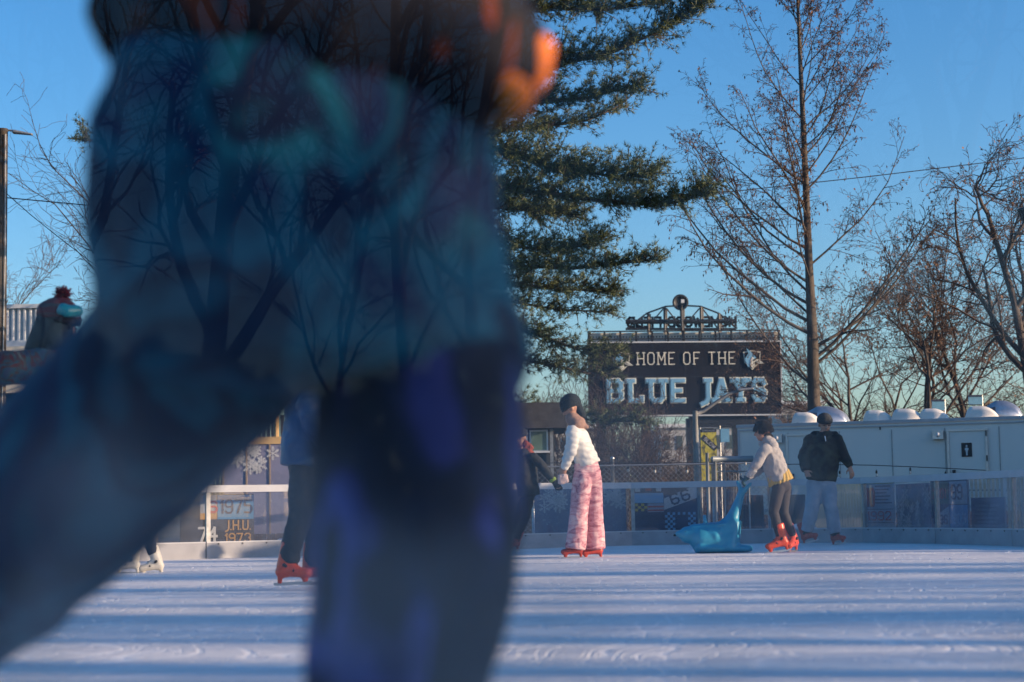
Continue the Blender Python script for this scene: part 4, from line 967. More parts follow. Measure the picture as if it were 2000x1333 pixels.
# shrubs around and in front of the sign
SH = dict(wob=[.1, .14, .18, .2], up=[.06, .05, .02, .0], t0=[.1, .15, .1, .1], nch=[5, 5, 4, 3], ang=[24, 30, 36, 40], len=[.6, .55, .55, .5], rmin=.005, maxlev=3, limb=0, lent=.3, taper=.75)
for k, (px, d, H, n_, lab) in enumerate(((1215, 44, 2.9, 9, 'dense leafless shrub covering the first letters of BLUE'), (1275, 42, 2.5, 8, 'leafless shrub in front of the letter U'), (1110, 46, 2.9, 9, 'leafless shrub behind the white jacket skater'), (1045, 47, 3.1, 8, 'tall leafless shrub over the booth roof'),
        (1330, 43, 1.5, 7, 'low leafless shrub left of the lamp post'), (1420, 47, 1.7, 7, 'low leafless shrub under the JAYS lettering'), (1490, 46, 1.6, 6, 'low leafless shrub by the trailer end'), (1555, 60, 3.1, 7, 'leafless thicket between sign and tall trunk'),
        (1640, 58, 3.2, 7, 'leafless thicket behind the first big roof unit'), (1725, 60, 3.4, 7, 'leafless thicket behind the vase shaped tree'), (1930, 56, 3.4, 8, 'leafless thicket behind the silver roof unit'), (1990, 52, 3.6, 8, 'leafless thicket at the picture edge above the trailer'), (1165, 45, 2.0, 8, 'low leafless shrub right of the beanie'))):
    bare_tree('leafless_shrub', lab, gp(px, d), H, .022, 40 + k, SH, group='leafless shrubs', stems=n_ * 2 + 2)
# undergrowth as one mass
T = Tubes(); rg = np.random.default_rng(5)
for i in range(2600):
    x = rg.uniform(-6, 16); y = rg.uniform(37, 60); h = rg.uniform(.7, 1.9)
    p = np.array([x, y, -.12]); d = unit(np.array([rg.normal(0, .35), rg.normal(0, .2), 1]))
    q = [p]
    for j in range(4): d = unit(d + rg.normal(0, .22, 3)); q.append(q[-1] + d * h / 4)
    T.add(q, [.012, .01, .009, .007, .004], 3)
ug = T.put('undergrowth', M['twig'], None, (0, 0, 0)); ug['kind'] = 'stuff'; ug['label'] = 'dark leafless undergrowth behind the chain link fence'; ug['category'] = 'undergrowth'

# pine
def pine():
    D_ = 32.0; rg = np.random.default_rng(3); b = Vector(gp(705, D_))
    th = thing('pine_tree', 'large dark green pine with layered boughs behind the blurred skater', 'tree', b)
    T, tufts = Tubes(), []
    top = 12.5
    T.add([np.array([b.x + .1 * math.sin(i), D_, -.12 + i * top / 10]) for i in range(11)], [.24 - .02 * i for i in range(11)], 12)
    def bough(pts, r0, dens, sp, depth=.55):
        """pts: main limb as 3d points, with needle sprays on side twigs"""
        p = np.array(pts); seg = np.linalg.norm(np.diff(p, axis=0), axis=1); L = seg.sum(); cs = np.concatenate([[0], np.cumsum(seg)])
        T.add(p, list(np.linspace(r0, .012, len(p))), 6)
        n = int(L * dens * .84)
        for i in range(n):
            s = L * (.12 + .88 * rg.random() ** .85) if i > 4 else L * (.97 + .03 * rg.random())
            k = min(np.searchsorted(cs, s) - 1, len(seg) - 1); k = max(k, 0); t = (s - cs[k]) / seg[k]
            q = p[k] * (1 - t) + p[k + 1] * t; d0 = unit(p[k + 1] - p[k])
            rest = sp * (1.25 - .6 * (s / L)) * rg.uniform(.5, 1.25)
            d = unit(d0 * .9 + rg.normal(0, .75, 3) * np.array([.8, 1.2, .65]) + np.array([0, 0, .16]))
            q2 = [q]
            for j in range(3): d = unit(d + np.array([0, 0, .10]) + rg.normal(0, .14, 3)); q2.append(q2[-1] + d * rest / 3)
            T.add(q2, [.011, .009, .007, .005], 3)
            m_ = max(2, int(rest / .075))
            for j in range(m_):
                a = (j + 1) / m_ * 3; i0 = min(int(a), 2); f_ = a - i0
                c = q2[i0] * (1 - f_) + q2[i0 + 1] * f_
                tufts.append((c + rg.normal(0, .03, 3), unit(d + rg.normal(0, .45, 3))))
                if rg.random() < .45: tufts.append((c + rg.normal(0, .07, 3), unit(d + rg.normal(0, .6, 3))))
    def B(px, dep, r0=.06, dens=30, sp=.8):
        k = len(px); bough([np.array(P(x, y, D_ + dep * i / (k - 1))) for i, (x, y) in enumerate(px)], r0, dens, sp)
    # visible boughs traced as limbs at their own depth
    B([(700, 150), (900, 130), (1080, 130), (1200, 100), (1290, 60), (1365, 8)], -1.2, .06, 46, .85)
    B([(700, 60), (900, 30), (1050, 15), (1180, 20), (1290, 5)], .8, .05, 42, .75)
    B([(700, 0), (850, -60), (1020, -60), (1150, -110)], -.5, .05, 34, .8)
    B([(700, 230), (880, 220), (1040, 200), (1150, 190), (1250, 165)], -1.0, .05, 46, .7)
    B([(700, 290), (900, 262), (1040, 250), (1150, 235), (1215, 205)], .9, .05, 36, .6)
    B([(700, 300), (880, 290), (980, 300), (1100, 330), (1200, 345), (1265, 340)], -.7, .06, 60, .8)
    B([(700, 390), (880, 375), (1000, 370), (1120, 385), (1240, 400), (1330, 395), (1385, 375)], -1.3, .06, 54, .62)
    B([(700, 380), (900, 400), (1020, 410), (1120, 420)], 1.0, .05, 60, .75)
    B([(700, 470), (880, 470), (980, 480), (1100, 490), (1170, 470)], -.6, .05, 50, .65)
    B([(700, 500), (900, 500), (1020, 520), (1120, 525), (1200, 515), (1280, 508)], -1.0, .05, 46, .5)
    B([(700, 540), (900, 545), (1000, 555), (1100, 565), (1195, 570)], .6, .05, 50, .6)
    B([(700, 590), (900, 580), (1000, 590), (1090, 605), (1190, 610)], .9, .04, 34, .5)
    B([(700, 600), (950, 628), (1040, 650), (1120, 680), (1200, 690)], -.9, .05, 36, .6)
    B([(700, 660), (950, 690), (1060, 710), (1150, 730), (1190, 725)], .5, .05, 34, .6)
    B([(700, 720), (900, 760), (1040, 800), (1150, 820), (1250, 825)], -.3, .05, 24, .5)
    B([(700, 340), (520, 300), (340, 280), (230, 290), (165, 272)], -.6, .05, 20, .55)
    B([(700, 380), (520, 350), (340, 325), (210, 322)], .4, .05, 18, .5)
    for i in range(26):   # the rest of the crown, mostly hidden
        z0 = rg.uniform(2.5, 11.5); az = rg.uniform(0, 2 * math.pi); L = 1.2 + (12.5 - z0) * .33
        q = np.array([b.x, D_, z0]); d = np.array([math.cos(az) * .75, math.sin(az), .05]); pts = [q]
        for j in range(4): d = unit(d + np.array([0, 0, .06])); pts.append(pts[-1] + d * L / 4)
        if pts[-1][0] > P(1060, 500, D_).x: continue
        bough(pts, .045, 12, .7)
    T.put('trunk', M['bark'], th, b)
    n = len(tufts); C0 = np.array([t[0] for t in tufts]); D0 = np.array([t[1] for t in tufts]); nd = 13
    print('pine tufts', n)
    C_ = np.repeat(C0, nd, 0); Dd = np.repeat(D0, nd, 0)
    dirn = Dd * .75 + rg.normal(0, .55, C_.shape); dirn /= np.linalg.norm(dirn, axis=1, keepdims=True)
    ln_ = rg.uniform(.07, .135, (len(C_), 1)); sd_ = np.cross(dirn, rg.normal(0, 1, C_.shape)); sd_ /= np.linalg.norm(sd_, axis=1, keepdims=True)
    wv = .0052
    V = np.stack([C_ - sd_ * wv, C_ + sd_ * wv, C_ + dirn * ln_], 1).reshape(-1, 3)
    Fa = np.arange(len(V)).reshape(-1, 3)
    faces_obj('crown', V, Fa, M['needle'], th, b)
pine()

# bare trees on the viewer's side of the rink, mirrored in the near panel, and rows off to the sun side
def mirr(px, D_): q = P(px, 1000, D_); return (q.x, 2 * PANE_Y - D_, -.12)
RF = dict(VASE); RF.update(maxlev=3, nch=[11, 9, 7], rmin=.006, t0=[.25, .2, .1, .1], wob=[.05, .15, .18, .2], len=[.5, .55, .55, .5], taper=.6)
for k, (px, d, H, r_, ln) in enumerate(((830, 17, 7.5, .08, -.012), (945, 20, 8.5, .09, .01), (375, 15, 6.5, .12, .14), (640, 32, 8, .08, .05), (1880, 17, 7, .2, .0), (1650, 30, 9, .2, .03), (1210, 34, 6, .15, .0), (150, 27, 9, .18, .02))):
    bare_tree('bare_tree', 'bare tree standing on the viewer side of the rink', mirr(px, d), H, r_, 60 + k, RF, lean=(ln, 0), group='bare trees seen mirrored in the near panel')
lh = thing('hedge', 'added low hedge darkening the panel reflection, unseen on the viewer side of the near boards', 'hedge', (0, -1.7, -.12)); rg = np.random.default_rng(15); n = 26000  # added so the near panel mirrors a dark, blurred band low down
c = np.stack([rg.uniform(-4.2, 4.2, n), rg.uniform(-2.1, -1.35, n), -.1 + rg.random(n) ** .6 * .80], 1); c[:, 2] += .035 * np.sin(c[:, 0] * 5) + .03 * np.sin(c[:, 0] * 11 + 1) * (c[:, 2] > .5)
a = rg.normal(0, 1, (n, 3)); a /= np.linalg.norm(a, axis=1, keepdims=True); bq = np.cross(a, rg.normal(0, 1, (n, 3))); bq /= np.linalg.norm(bq, axis=1, keepdims=True)
V = np.stack([c - a * .035, c + bq * .022, c + a * .035, c - bq * .022], 1).reshape(-1, 3)
faces_obj('leaves', V, np.arange(4 * n).reshape(-1, 4), M['needle'], lh, lh.location)
# sun side
ta = math.tan(SUN_AZ)
def shade_x(Xc, Y0): return (Xc, Y0 + ta * Xc, -.12)    # trunk whose shadow crosses x=0 at distance Y0
ST = dict(VASE); ST.update(maxlev=2, nch=[7, 6], t0=[.45, .2, .1, .1], wob=[.03, .14, .18, .2], len=[.4, .5, .5, .5], rmin=.012, taper=.5)
for k, (Xc, Y0, r_) in enumerate(((30, 5.75, .24), (34, 6.2, .22), (38, 8.3, .18), (27, 11.6, .13), (30, 14.3, .09), (26, 15.6, .05), (26, 17.0, .06), (28, 18.6, .07), (38, 9.9, .2))):
    bare_tree('bare_tree', 'bare tree in the row on the sun side of the rink', shade_x(Xc, Y0), 9.5, r_, 80 + k, ST, group='bare trees on the sun side of the rink')
def pavilion(label, x0, x1, ya, yb, yc, h):  # added out-of-view block, sized and placed for the shadow it casts
    hd = thing('shade_pavilion', label, 'building', ((x0 + x1) / 2, (ya + yc) / 2, -.1))
    def hexa(e, z0, z1):
        v = [(x0 - e, ya - e), (x1 + e, yb - e), (x1 + e, yc + e), (x0 - e, yc + e)]
        return [(p[0], p[1], z) for z in (z0, z1) for p in v], [(3, 2, 1, 0), (4, 5, 6, 7), (0, 1, 5, 4), (1, 2, 6, 5), (2, 3, 7, 6), (3, 0, 4, 7)]
    mb = MB(); mb.add(*hexa(0, -.1, h)); put('wall', mb, M['wood'], hd)
    mb = MB(); mb.add(*hexa(.15, h + .01, h + .13)); put('roof', mb, M['dark'], hd)
SC = dict(VASE); SC.update(maxlev=3, nch=[14, 10, 8], rmin=.022, t0=[.3, .2, .1, .1], wob=[.05, .15, .18, .2], len=[.5, .5, .5, .5], taper=.6)
for k, (Xc, Y0) in enumerate(((58, 12.5), (50, 8.6))):
    bare_tree('bare_tree', 'tall bare tree far off on the sun side of the rink', shade_x(Xc, Y0), 12, .3, 120 + k, SC, group='tall bare trees far off on the sun side')
pavilion('added unseen shade-casting timber pavilion nearer the viewer on the sun side of the rink', 14, 20, 20.5 + ta * 14, 20.5 + ta * 20, 22.5, 3.4)  # added to shade the far ice and boards
pavilion('added unseen shade-casting timber pavilion farther back on the sun side of the rink', 14, 20, 24.3, 24.3 + ta * 6, 31, 2.5)  # added; the gap before it lets sun reach the pickets
hg = thing('hedge', 'added unseen evergreen hedge shading the near skater beside the near end of the rink', 'hedge', (9.5, -.6, -.12))  # added out of view, its height set to keep sun off the near skater
rg = np.random.default_rng(9); n = 14000
c = np.stack([rg.uniform(8.9, 10.1, n), rg.uniform(-4.5, .3, n), rg.uniform(-.1, 2.66, n) + rg.normal(0, .04, n)], 1)
a = rg.normal(0, 1, (n, 3)); a /= np.linalg.norm(a, axis=1, keepdims=True); bq = np.cross(a, rg.normal(0, 1, (n, 3))); bq /= np.linalg.norm(bq, axis=1, keepdims=True)
V = np.stack([c - a * .09, c + bq * .06, c + a * .09, c - bq * .06], 1).reshape(-1, 3)
faces_obj('leaves', V, np.arange(4 * n).reshape(-1, 4), M['needle'], hg, hg.location)

# ------------------------------------------------------------------ skating aid shaped like a seal
def seal():
    d = 19.6; Q = lambda x, y, dd=0: P(x, y, d + dd)
    r = thing('skating_aid', 'blue plastic seal shaped skating aid pushed by the hoodie child', 'skating aid', Vector((Q(1400, 1080).x, d, 0)))
    blue = pm('blue_plastic', (.04, .31, .47), .42, 0, .08, 9, c2=(.026, .22, .36), bump=.15, bscale=40)
    mb = MB(); S = (0, 1, 0)
    mb.seg(Q(1324, 1043), Q(1348, 1045), (.045, .03), (.085, .095), S, n=24)             # snout
    mb.seg(Q(1342, 1045), Q(1395, 1047), (.085, .09), (.16, .135), S, n=24)            # head to chest
    mb.seg(Q(1372, 1052), Q(1420, 1054), (.15, .145), (.15, .13), S, n=24)
    mb.seg(Q(1352, 1030), Q(1415, 1024), (.07, .03), (.13, .03), S)                    # saddle edge
    mb.seg(Q(1398, 1055), Q(1426, 1025), (.14, .12), (.12, .10), S, n=24)
    mb.seg(Q(1422, 1036), Q(1436, 1000), (.13, .095), (.075, .062), S, n=24)             # rising tail
    mb.seg(Q(1436, 1000), Q(1448, 962), (.075, .060), (.04, .036), S, n=24)
    mb.seg(Q(1448, 962), Q(1444, 947), (.035, .028), (.022, .02), S, n=16)
    mb.seg(Q(1449, 964, 0), Q(1466, 945, -.06), (.03, .032), (.02, .018), S, n=16)         # tail flukes, the grips
    mb.seg(Q(1449, 962, 0), Q(1440, 942, .1), (.03, .028), (.02, .018), S, n=16)
    mb.seg(Q(1436, 1020, -.07), Q(1424, 1068, -.12), (.035, .05), (.045, .07), S, n=16)
    mb.seg(Q(1440, 1020, .06), Q(1434, 1068, .11), (.035, .045), (.05, .06), S, n=16)
    mb.seg((Q(1366, 1075).x, d, .06), (Q(1440, 1075).x, d, .045), (.16, .065), (.15, .05), S, n=24, cap0=1, cap1=1)
    mb.seg((Q(1430, 1075).x, d - .05, .05), (Q(1462, 1075).x, d - .09, .04), (.10, .05), (.07, .035), S, n=20)
    mb.seg((Q(1430, 1075).x, d + .06, .05), (Q(1458, 1075).x, d + .12, .04), (.10, .05), (.07, .035), S, n=20)
    blob('body', mb, blue, r, .012, 5)
    mb = MB(); mb.seg(Q(1377, 1022, .1), Q(1376, 1009, .1), (.02, .03), (.018, .022), n=12); mb.seg(Q(1378, 1020, -.1), Q(1377, 1016, -.1), (.02, .03), (.018, .022), n=12); put('side_grip', mb, blue, r, True)
    mb = MB(); mb.ell(Q(1340, 1040, -.068), .012, .008, .012); mb.ell(Q(1318, 1046, 0), .016, .014, .012); put('eye', mb, M['black'], r, True)
seal()

# ------------------------------------------------------------------ people
def V_(a): return Vector(a)
def lerp(a, b, t): return Vector(a) * (1 - t) + Vector(b) * t
def skate(par, an, toe, sc_=1.0, m='orange', zb=0.0, leg=None, up=None, name='skate_boot'):
    """boot from ankle point an, toe direction, standing with its blade at height zb"""
    an = V_(an); td = V_(toe) ; td.z = 0; td.normalize(); s = sc_
    if up is None: up = Vector((0, 0, 1))
    up = up.normalized(); td = (td - up * td.dot(up)).normalized(); side = up.cross(td)
    h = .098 * s   # ankle above blade bottom
    sole = an - up * h * 1.0
    def q(f, u_, w_=0): return sole + td * f * s + up * u_ * s + side * w_ * s
    mb = MB()
    ld = (V_(leg).normalized() if leg is not None else up - td * .06); a0 = q(-.022, .115)
    mb.seg(a0, a0 + ld * .145 * s, (.044 * s, .048 * s), (.047 * s, .053 * s), side, cap1=.12, n=20)
    mb.seg(q(-.040, .086), q(.03, .088), (.039 * s, .042 * s), (.039 * s, .038 * s), side)
    mb.seg(q(.02, .084), q(.122, .068), (.041 * s, .036 * s), (.039 * s, .029 * s), side)
    mb.seg(q(-.015, .145), q(.055, .098), (.036 * s, .03 * s), (.034 * s, .024 * s), side)
    mb.seg(q(-.050, .066), q(-.056, .016), (.024 * s, .017 * s), (.009 * s, .015 * s), side, cap1=.3, cap0=.3)
    mb.seg(q(.100, .060), q(.106, .016), (.026 * s, .024 * s), (.009 * s, .018 * s), side, cap1=.3, cap0=.3)
    o = blob(name, mb, M[m], par, .0065 * s, 2)
    mb = MB(); pr = [(-.095, .012), (-.085, .002), (.13, .0), (.15, .01), (.14, .02), (-.09, .02)]
    mb.prism([(a * s, b * s) for a, b in pr], -.0022, .0022, sole, td, up); put('blade', mb, M['blade'], o)
    mb = MB(); 
    for sg_ in (1, -1):
        mb.seg(q(.06, .122, 0), q(.045, .085, .038 * sg_), .007 * s, .007 * s, n=8); mb.seg(q(-.008, .125, .042 * sg_), q(.0, .118, .043 * sg_), .013 * s, .010 * s, n=8)
    mb.seg(q(.0, .23, 0), q(.012, .235, 0), .016 * s, .016 * s, n=8)
    put('buckle', mb, M['black'], o, True)
    return o
def hand_prims(mb, wr, pd, side, s=1.0, curl=.5, r=.0085, grow=0, spread=.12):
    """palm from wrist along pd; side = palm width direction (thumb at +side); five fingers"""
    wr = V_(wr); pd = V_(pd).normalized(); sd = V_(side); sd = (sd - pd * sd.dot(pd)).normalized(); nn = pd.cross(sd)
    pl = .085 * s
    mb.seg(wr, wr + pd * pl, ((.026 + grow) * s, (.016 + grow) * s), ((.036 + grow) * s, (.013 + grow) * s), sd, n=14)
    for i, (o, L) in enumerate(((.029, .068), (.010, .076), (-.010, .070), (-.028, .054))):
        b = wr + pd * (pl * .95) + sd * o * s; a = curl * (1 + .15 * i); d0 = (pd + sd * o * spread * 20 * .1).normalized()
        p = b
        for j, (f, k) in enumerate(((.45, .5), (.32, 1.1), (.25, 1.7))):
            d = (d0 * math.cos(a * k) + nn * math.sin(a * k)); e = p + d * L * f * s
            mb.seg(p, e, (r + grow) * s * (1 - .08 * j), (r + grow) * s * (.95 - .1 * j), n=10); p = e
    b = wr + pd * .022 * s + sd * .024 * s; d = (sd * .75 + pd * .7 + nn * .25).normalized(); e = b + d * .04 * s
    mb.seg(b, e, (r * 1.3 + grow) * s, (r * 1.1 + grow) * s, n=10); d = (sd * .25 + pd * .95 + nn * .3).normalized(); mb.seg(e, e + d * .03 * s, (r * 1.1 + grow) * s, (r * .9 + grow) * s, n=10)
def head_prims(mb, c, fwd, up, s=1.0):
    c = V_(c); f = V_(fwd).normalized(); u = V_(up); u = (u - f * u.dot(f)).normalized(); sd = u.cross(f)
    mb.ell(c + u * .02 * s - f * .012 * s, .088 * s, .072 * s, .09 * s, f, u, 20)
    mb.ell(c - u * .035 * s + f * .02 * s, .066 * s, .058 * s, .075 * s, f, u, 18)
    mb.ell(c - u * .085 * s + f * .055 * s, .022 * s, .026 * s, .018 * s, f, u, 12)          # chin
    mb.seg(c + f * .075 * s + u * .012 * s, c + f * .098 * s - u * .022 * s, .009 * s, .013 * s, n=10)   # nose
    mb.ell(c + f * .074 * s - u * .055 * s, .012 * s, .024 * s, .011 * s, f, u, 10)           # lips
    for k in (1, -1): mb.ell(c + sd * .073 * s * k - f * .008 * s - u * .01 * s, .018 * s, .009 * s, .03 * s, f, u, 10)
def face_bits(par, c, fwd, up, s=1.0, lips=True):
    c = V_(c); f = V_(fwd).normalized(); u = V_(up); u = (u - f * u.dot(f)).normalized(); sd = u.cross(f)
    mb = MB()
    for k in (1, -1):
        mb.ell(c + f * .074 * s + sd * .03 * s * k + u * .008 * s, .008 * s, .013 * s, .007 * s, f, u, 10)
        mb.seg(c + f * .08 * s + sd * .017 * s * k + u * .03 * s, c + f * .07 * s + sd * .045 * s * k + u * .031 * s, .004 * s, .004 * s, n=8)
    put('eyes', mb, M['hair'], par, True)
def body(label, d_, feet, J, s, fwd, up=(0, 0, 1), hands=True, name='person', seed=0, thumbs=((1, 0, 0), (1, 0, 0)), curl=.5, body_mat='skin'):
    th = thing(name, label, 'person', feet)
    mb = MB(); head_prims(mb, J['head'], fwd, up, s)
    mb.seg(J['neck'], lerp(J['head'], J['neck'], .35), .05 * s, .048 * s)
    mb.seg(J['chest'], J['neck'], (.12 * s, .085 * s), (.07 * s, .06 * s), J['sd'])
    mb.seg(J['pelvis'], J['chest'], (.095 * s, .07 * s), (.12 * s, .085 * s), J['sd'], cap0=.4)
    for k in 'ab':
        if 'sh' + k in J:
            mb.seg(J['chest'], J['sh' + k], .07 * s, .05 * s)
            mb.seg(J['sh' + k], J['el' + k], .043 * s, .034 * s); mb.seg(J['el' + k], J['wr' + k], .034 * s, .023 * s)
            if hands: hand_prims(mb, J['wr' + k], V_(J['hd' + k]) - V_(J['wr' + k]), J.get('th' + k, (1, 0, 0)), s, curl)
        if 'hp' + k in J:
            mb.seg(J['pelvis'], J['hp' + k], .07 * s, .062 * s)
            mb.seg(J['hp' + k], J['kn' + k], .06 * s, .042 * s); mb.seg(J['kn' + k], J['an' + k], .042 * s, .028 * s)
            pass
    blob('body', mb, M[body_mat], th, .0075 * s, 2)
    face_bits(th, J['head'], fwd, up, s)
    return th
def legs_blob(name, th, J, m, r, s, vox=.011, wr=.008, wf=8, seed=0, keys='ab', cuff=1.0, hipr=None, capf=.2, stretch=(1, 1, 1)):
    """r: radii (hip, knee, hem)"""
    mb = MB(); hr = hipr or (r[0] * 1.55, r[0] * 1.15)
    mb.seg(J['pelvis'], J['waist'], (hr[0] * s, hr[1] * s), (hr[0] * .95 * s, hr[1] * .95 * s), J['sd'], cap1=.2)
    for k in keys:
        mb.seg(lerp(J['pelvis'], J['hp' + k], .6), J['hp' + k], r[0] * 1.1 * s, r[0] * s)
        mb.seg(J['hp' + k], J['kn' + k], r[0] * s, r[1] * s); mb.seg(J['kn' + k], lerp(J['kn' + k], J['an' + k], cuff), r[1] * s, r[2] * s, cap1=capf)
    return blob(name, mb, m, th, vox, 3, wr, wf, seed, stretch)
def top_blob(name, th, J, m, rc, rh, ra, s, hem, vox=.010, wr=.007, wf=9, seed=0, collar=.075, belly=None, stretch=(1, 1, 1)):
    """rc chest (a,b); rh hem (a,b); ra sleeve radii (shoulder, elbow, cuff)"""
    mb = MB(); S = J['sd']
    mb.seg(J['chest'], J['neck'], (rc[0] * s, rc[1] * s), (collar * s, collar * .9 * s), S, cap1=.15, n=24)
    mid = lerp(J['chest'], hem, .55)
    rm = belly or ((rc[0] + rh[0]) / 2, (rc[1] + rh[1]) / 2)
    mb.seg(J['chest'], mid, (rc[0] * s, rc[1] * s), (rm[0] * s, rm[1] * s), S, n=24)
    mb.seg(mid, hem, (rm[0] * s, rm[1] * s), (rh[0] * s, rh[1] * s), S, cap1=.08, n=24)
    for k in 'ab':
        if 'sh' + k in J:
            mb.seg(lerp(J['chest'], J['sh' + k], .3), J['sh' + k], ra[0] * 1.15 * s, ra[0] * s)
            mb.seg(J['sh' + k], J['el' + k], ra[0] * s, ra[1] * s); mb.seg(J['el' + k], J['wr' + k], ra[1] * s, ra[2] * s, cap1=.2)
    return blob(name, mb, m, th, vox, 2, wr * 1.35, wf, seed, stretch)
def glove(th, J, k, m, s, curl=.6, name='glove'):
    mb = MB(); hand_prims(mb, J['wr' + k], V_(J['hd' + k]) - V_(J['wr' + k]), J.get('th' + k, (1, 0, 0)), s, curl, r=.0095, grow=.0045)
    pd = (V_(J['hd' + k]) - V_(J['wr' + k])).normalized(); mb.seg(V_(J['wr' + k]) - pd * .04 * s, V_(J['wr' + k]) + pd * .01 * s, .036 * s, .032 * s, cap0=.2)
    return blob(name, mb, m, th, .006 * s, 1)
def hat(name, th, c, fwd, up, s, m, vox=.008, brim=True, wr=.002, extra=None, low=0.0):
    c = V_(c); f = V_(fwd).normalized(); u = V_(up); u = (u - f * u.dot(f)).normalized()
    mb = MB(); q0 = c + u * (.026 - low) * s - f * .012 * s; q1 = c + u * .050 * s - f * .016 * s
    mb.seg(q0, q1, (.101 * s, .087 * s), (.102 * s, .088 * s), f, cap0=.12, cap1=.95, n=22)
    if brim: mb.seg(q0, q0 + u * .035 * s, (.106 * s, .092 * s), (.107 * s, .093 * s), f, cap0=.1, cap1=.1, n=22)
    if extra: extra(mb)
    return blob(name, mb, m, th, vox * s, 2, wr, 30)
def strands(name, th, c, fwd, up, s, m, n=1500, seed=1, length=.05):
    c = V_(c); f = V_(fwd).normalized(); u = V_(up); u = (u - f * u.dot(f)).normalized(); sd = u.cross(f); rg = random.Random(seed); mb = MB()
    for i in range(n):
        th_ = rg.uniform(0, 2 * math.pi); ph = rg.uniform(-.25, 1.0)
        if math.cos(th_) > .55 and ph < .25: ph = rg.uniform(.25, .6)
        v = (f * math.cos(th_) + sd * math.sin(th_)) * math.sqrt(max(0, 1 - ph * ph)) + u * ph
        p = c + u * .025 * s - f * .014 * s + (f * v.dot(f) * .102 + sd * v.dot(sd) * .088 + u * v.dot(u) * .098) * s
        d = (-u * 1.0 + v * .35 + (f * math.cos(th_) + sd * math.sin(th_)) * .3 * max(ph, 0) + Vector((rg.gauss(0, .15), rg.gauss(0, .15), 0))).normalized(); w_ = v.cross(d).normalized() * .003 * s
        e = p + d * length * s * rg.uniform(.6, 1.1); k = (p + e) / 2 + v * .006 * s
        mb.add([tuple(p - w_), tuple(p + w_), tuple(k + w_), tuple(e), tuple(k - w_)], [(0, 1, 2, 4), (4, 2, 3)])
    return put(name, mb, m, th)
def cut_below(o, z):  # trims faces under a height (open hems such as a hood edge)
    pass

# --- woman in the white jacket
d = 18.7; Q = lambda x, y, dd=0: P(x, y, d + dd)
foot = Vector((Q(1140, 1088).x, d, 0))
J = dict(sd=(0.25, 1, 0), head=Q(1115, 797), neck=Q(1122, 824), chest=Q(1129, 855), pelvis=Q(1148, 925), waist=Q(1146, 912),
         sha=Q(1118, 843, -.15), ela=Q(1116, 882, -.17), wra=Q(1103, 915, -.1), hda=Q(1098, 934, -.08), tha=(-1, 0, .2),
         shb=Q(1124, 843, .15), elb=Q(1112, 882, .17), wrb=Q(1102, 912, .06), hdb=Q(1098, 931, .02), thb=(-1, 0, .2),
         hpa=Q(1137, 935, -.06), kna=Q(1130, 1005, -.08), ana=Q(1124, 1070, -.08), toa=(-1, -.25, 0),
         hpb=Q(1155, 935, .08), knb=Q(1160, 1005, .10), anb=Q(1163, 1070, .10), tob=(-1, -.25, 0))
fw = Vector((-1, .1, -.55)); upv = Vector((-.45, 0, 1))
th = body('person in a cream puffer jacket and pink camouflage trousers bending forward', d, foot, J, .95, fw, upv)
puff = pm('cream_puffer', (.66, .64, .60), .55, 0, .06, 4, bump=.25, bscale=20)
o = top_blob('jacket', th, J, puff, (.15, .115), (.145, .13), (.068, .056, .04), .95, Q(1149, 908), .010, .006, 9, 3, stretch=(1, 1, 2.2))
for v in o.data.vertices: v.co += v.normal * (.007 * abs(math.sin((v.co.z + v.co.x * .25) * math.pi / .062)) - .003)
mb = MB(); mb.seg(Q(1118, 818), Q(1127, 828), (.085, .075), (.12, .09), J['sd']); mb.seg(Q(1128, 824), Q(1146, 834), (.09, .05), (.05, .025), J['sd'])
blob('hood', mb, pm('tan_fleece', (.28, .17, .13), .9, 0, .15, 20), th, .008, 3, .005, 14, 2)
pink = camo('pink_camouflage', [(.36, (.30, .10, .14)), (.44, (.50, .23, .27)), (.52, (.62, .33, .36)), (.62, (.70, .46, .46))], 6.5, (1, 1, 2.6), dist=1.6, interp='EASE', detail=5)
mb = MB(); S = (0, 1, 0)
mb.seg(Q(1145, 905), Q(1148, 925), (.125, .125), (.14, .135), S, cap0=.15)
for kk, (a, b, c) in (('a', ((1138, 932, -.06), (1131, 1000, -.08), (1124, 1072, -.08))), ('b', ((1156, 932, .07), (1160, 1000, .1), (1163, 1073, .1)))):
    mb.seg(Q(*a), Q(*b), (.105, .10), (.10, .094), S); mb.seg(Q(*b), Q(*c), (.10, .094), (.115, .104), S, cap1=.05)
blob('trousers', mb, pink, th, .010, 3, .008, 7, 5, (1.6, 1.6, .5))
hat('beanie', th, J['head'], fw, upv, 1.08, pm('dark_knit', (.012, .018, .022), .9, 0, .3, 60, bump=.5, bscale=90), low=.022, extra=lambda m_: m_.seg(Q(1128, 795), Q(1138, 812), .05, .035))
skate(th, Q(1124, 1072, -.08), (-1, -.2, 0), 1.0, 'red'); skate(th, Q(1163, 1073, .1), (-1, -.2, 0), 1.0, 'red')
bg_ = MB(); bg_.seg(Q(1099, 930, -.12), Q(1101, 942, -.12), (.05, .02), (.06, .02), (1, 0, 0)); wb = blob('tissue', bg_, pm('pale_pink_cloth', (.62, .45, .42), .8), th, .006, 2, .006, 20, 1)

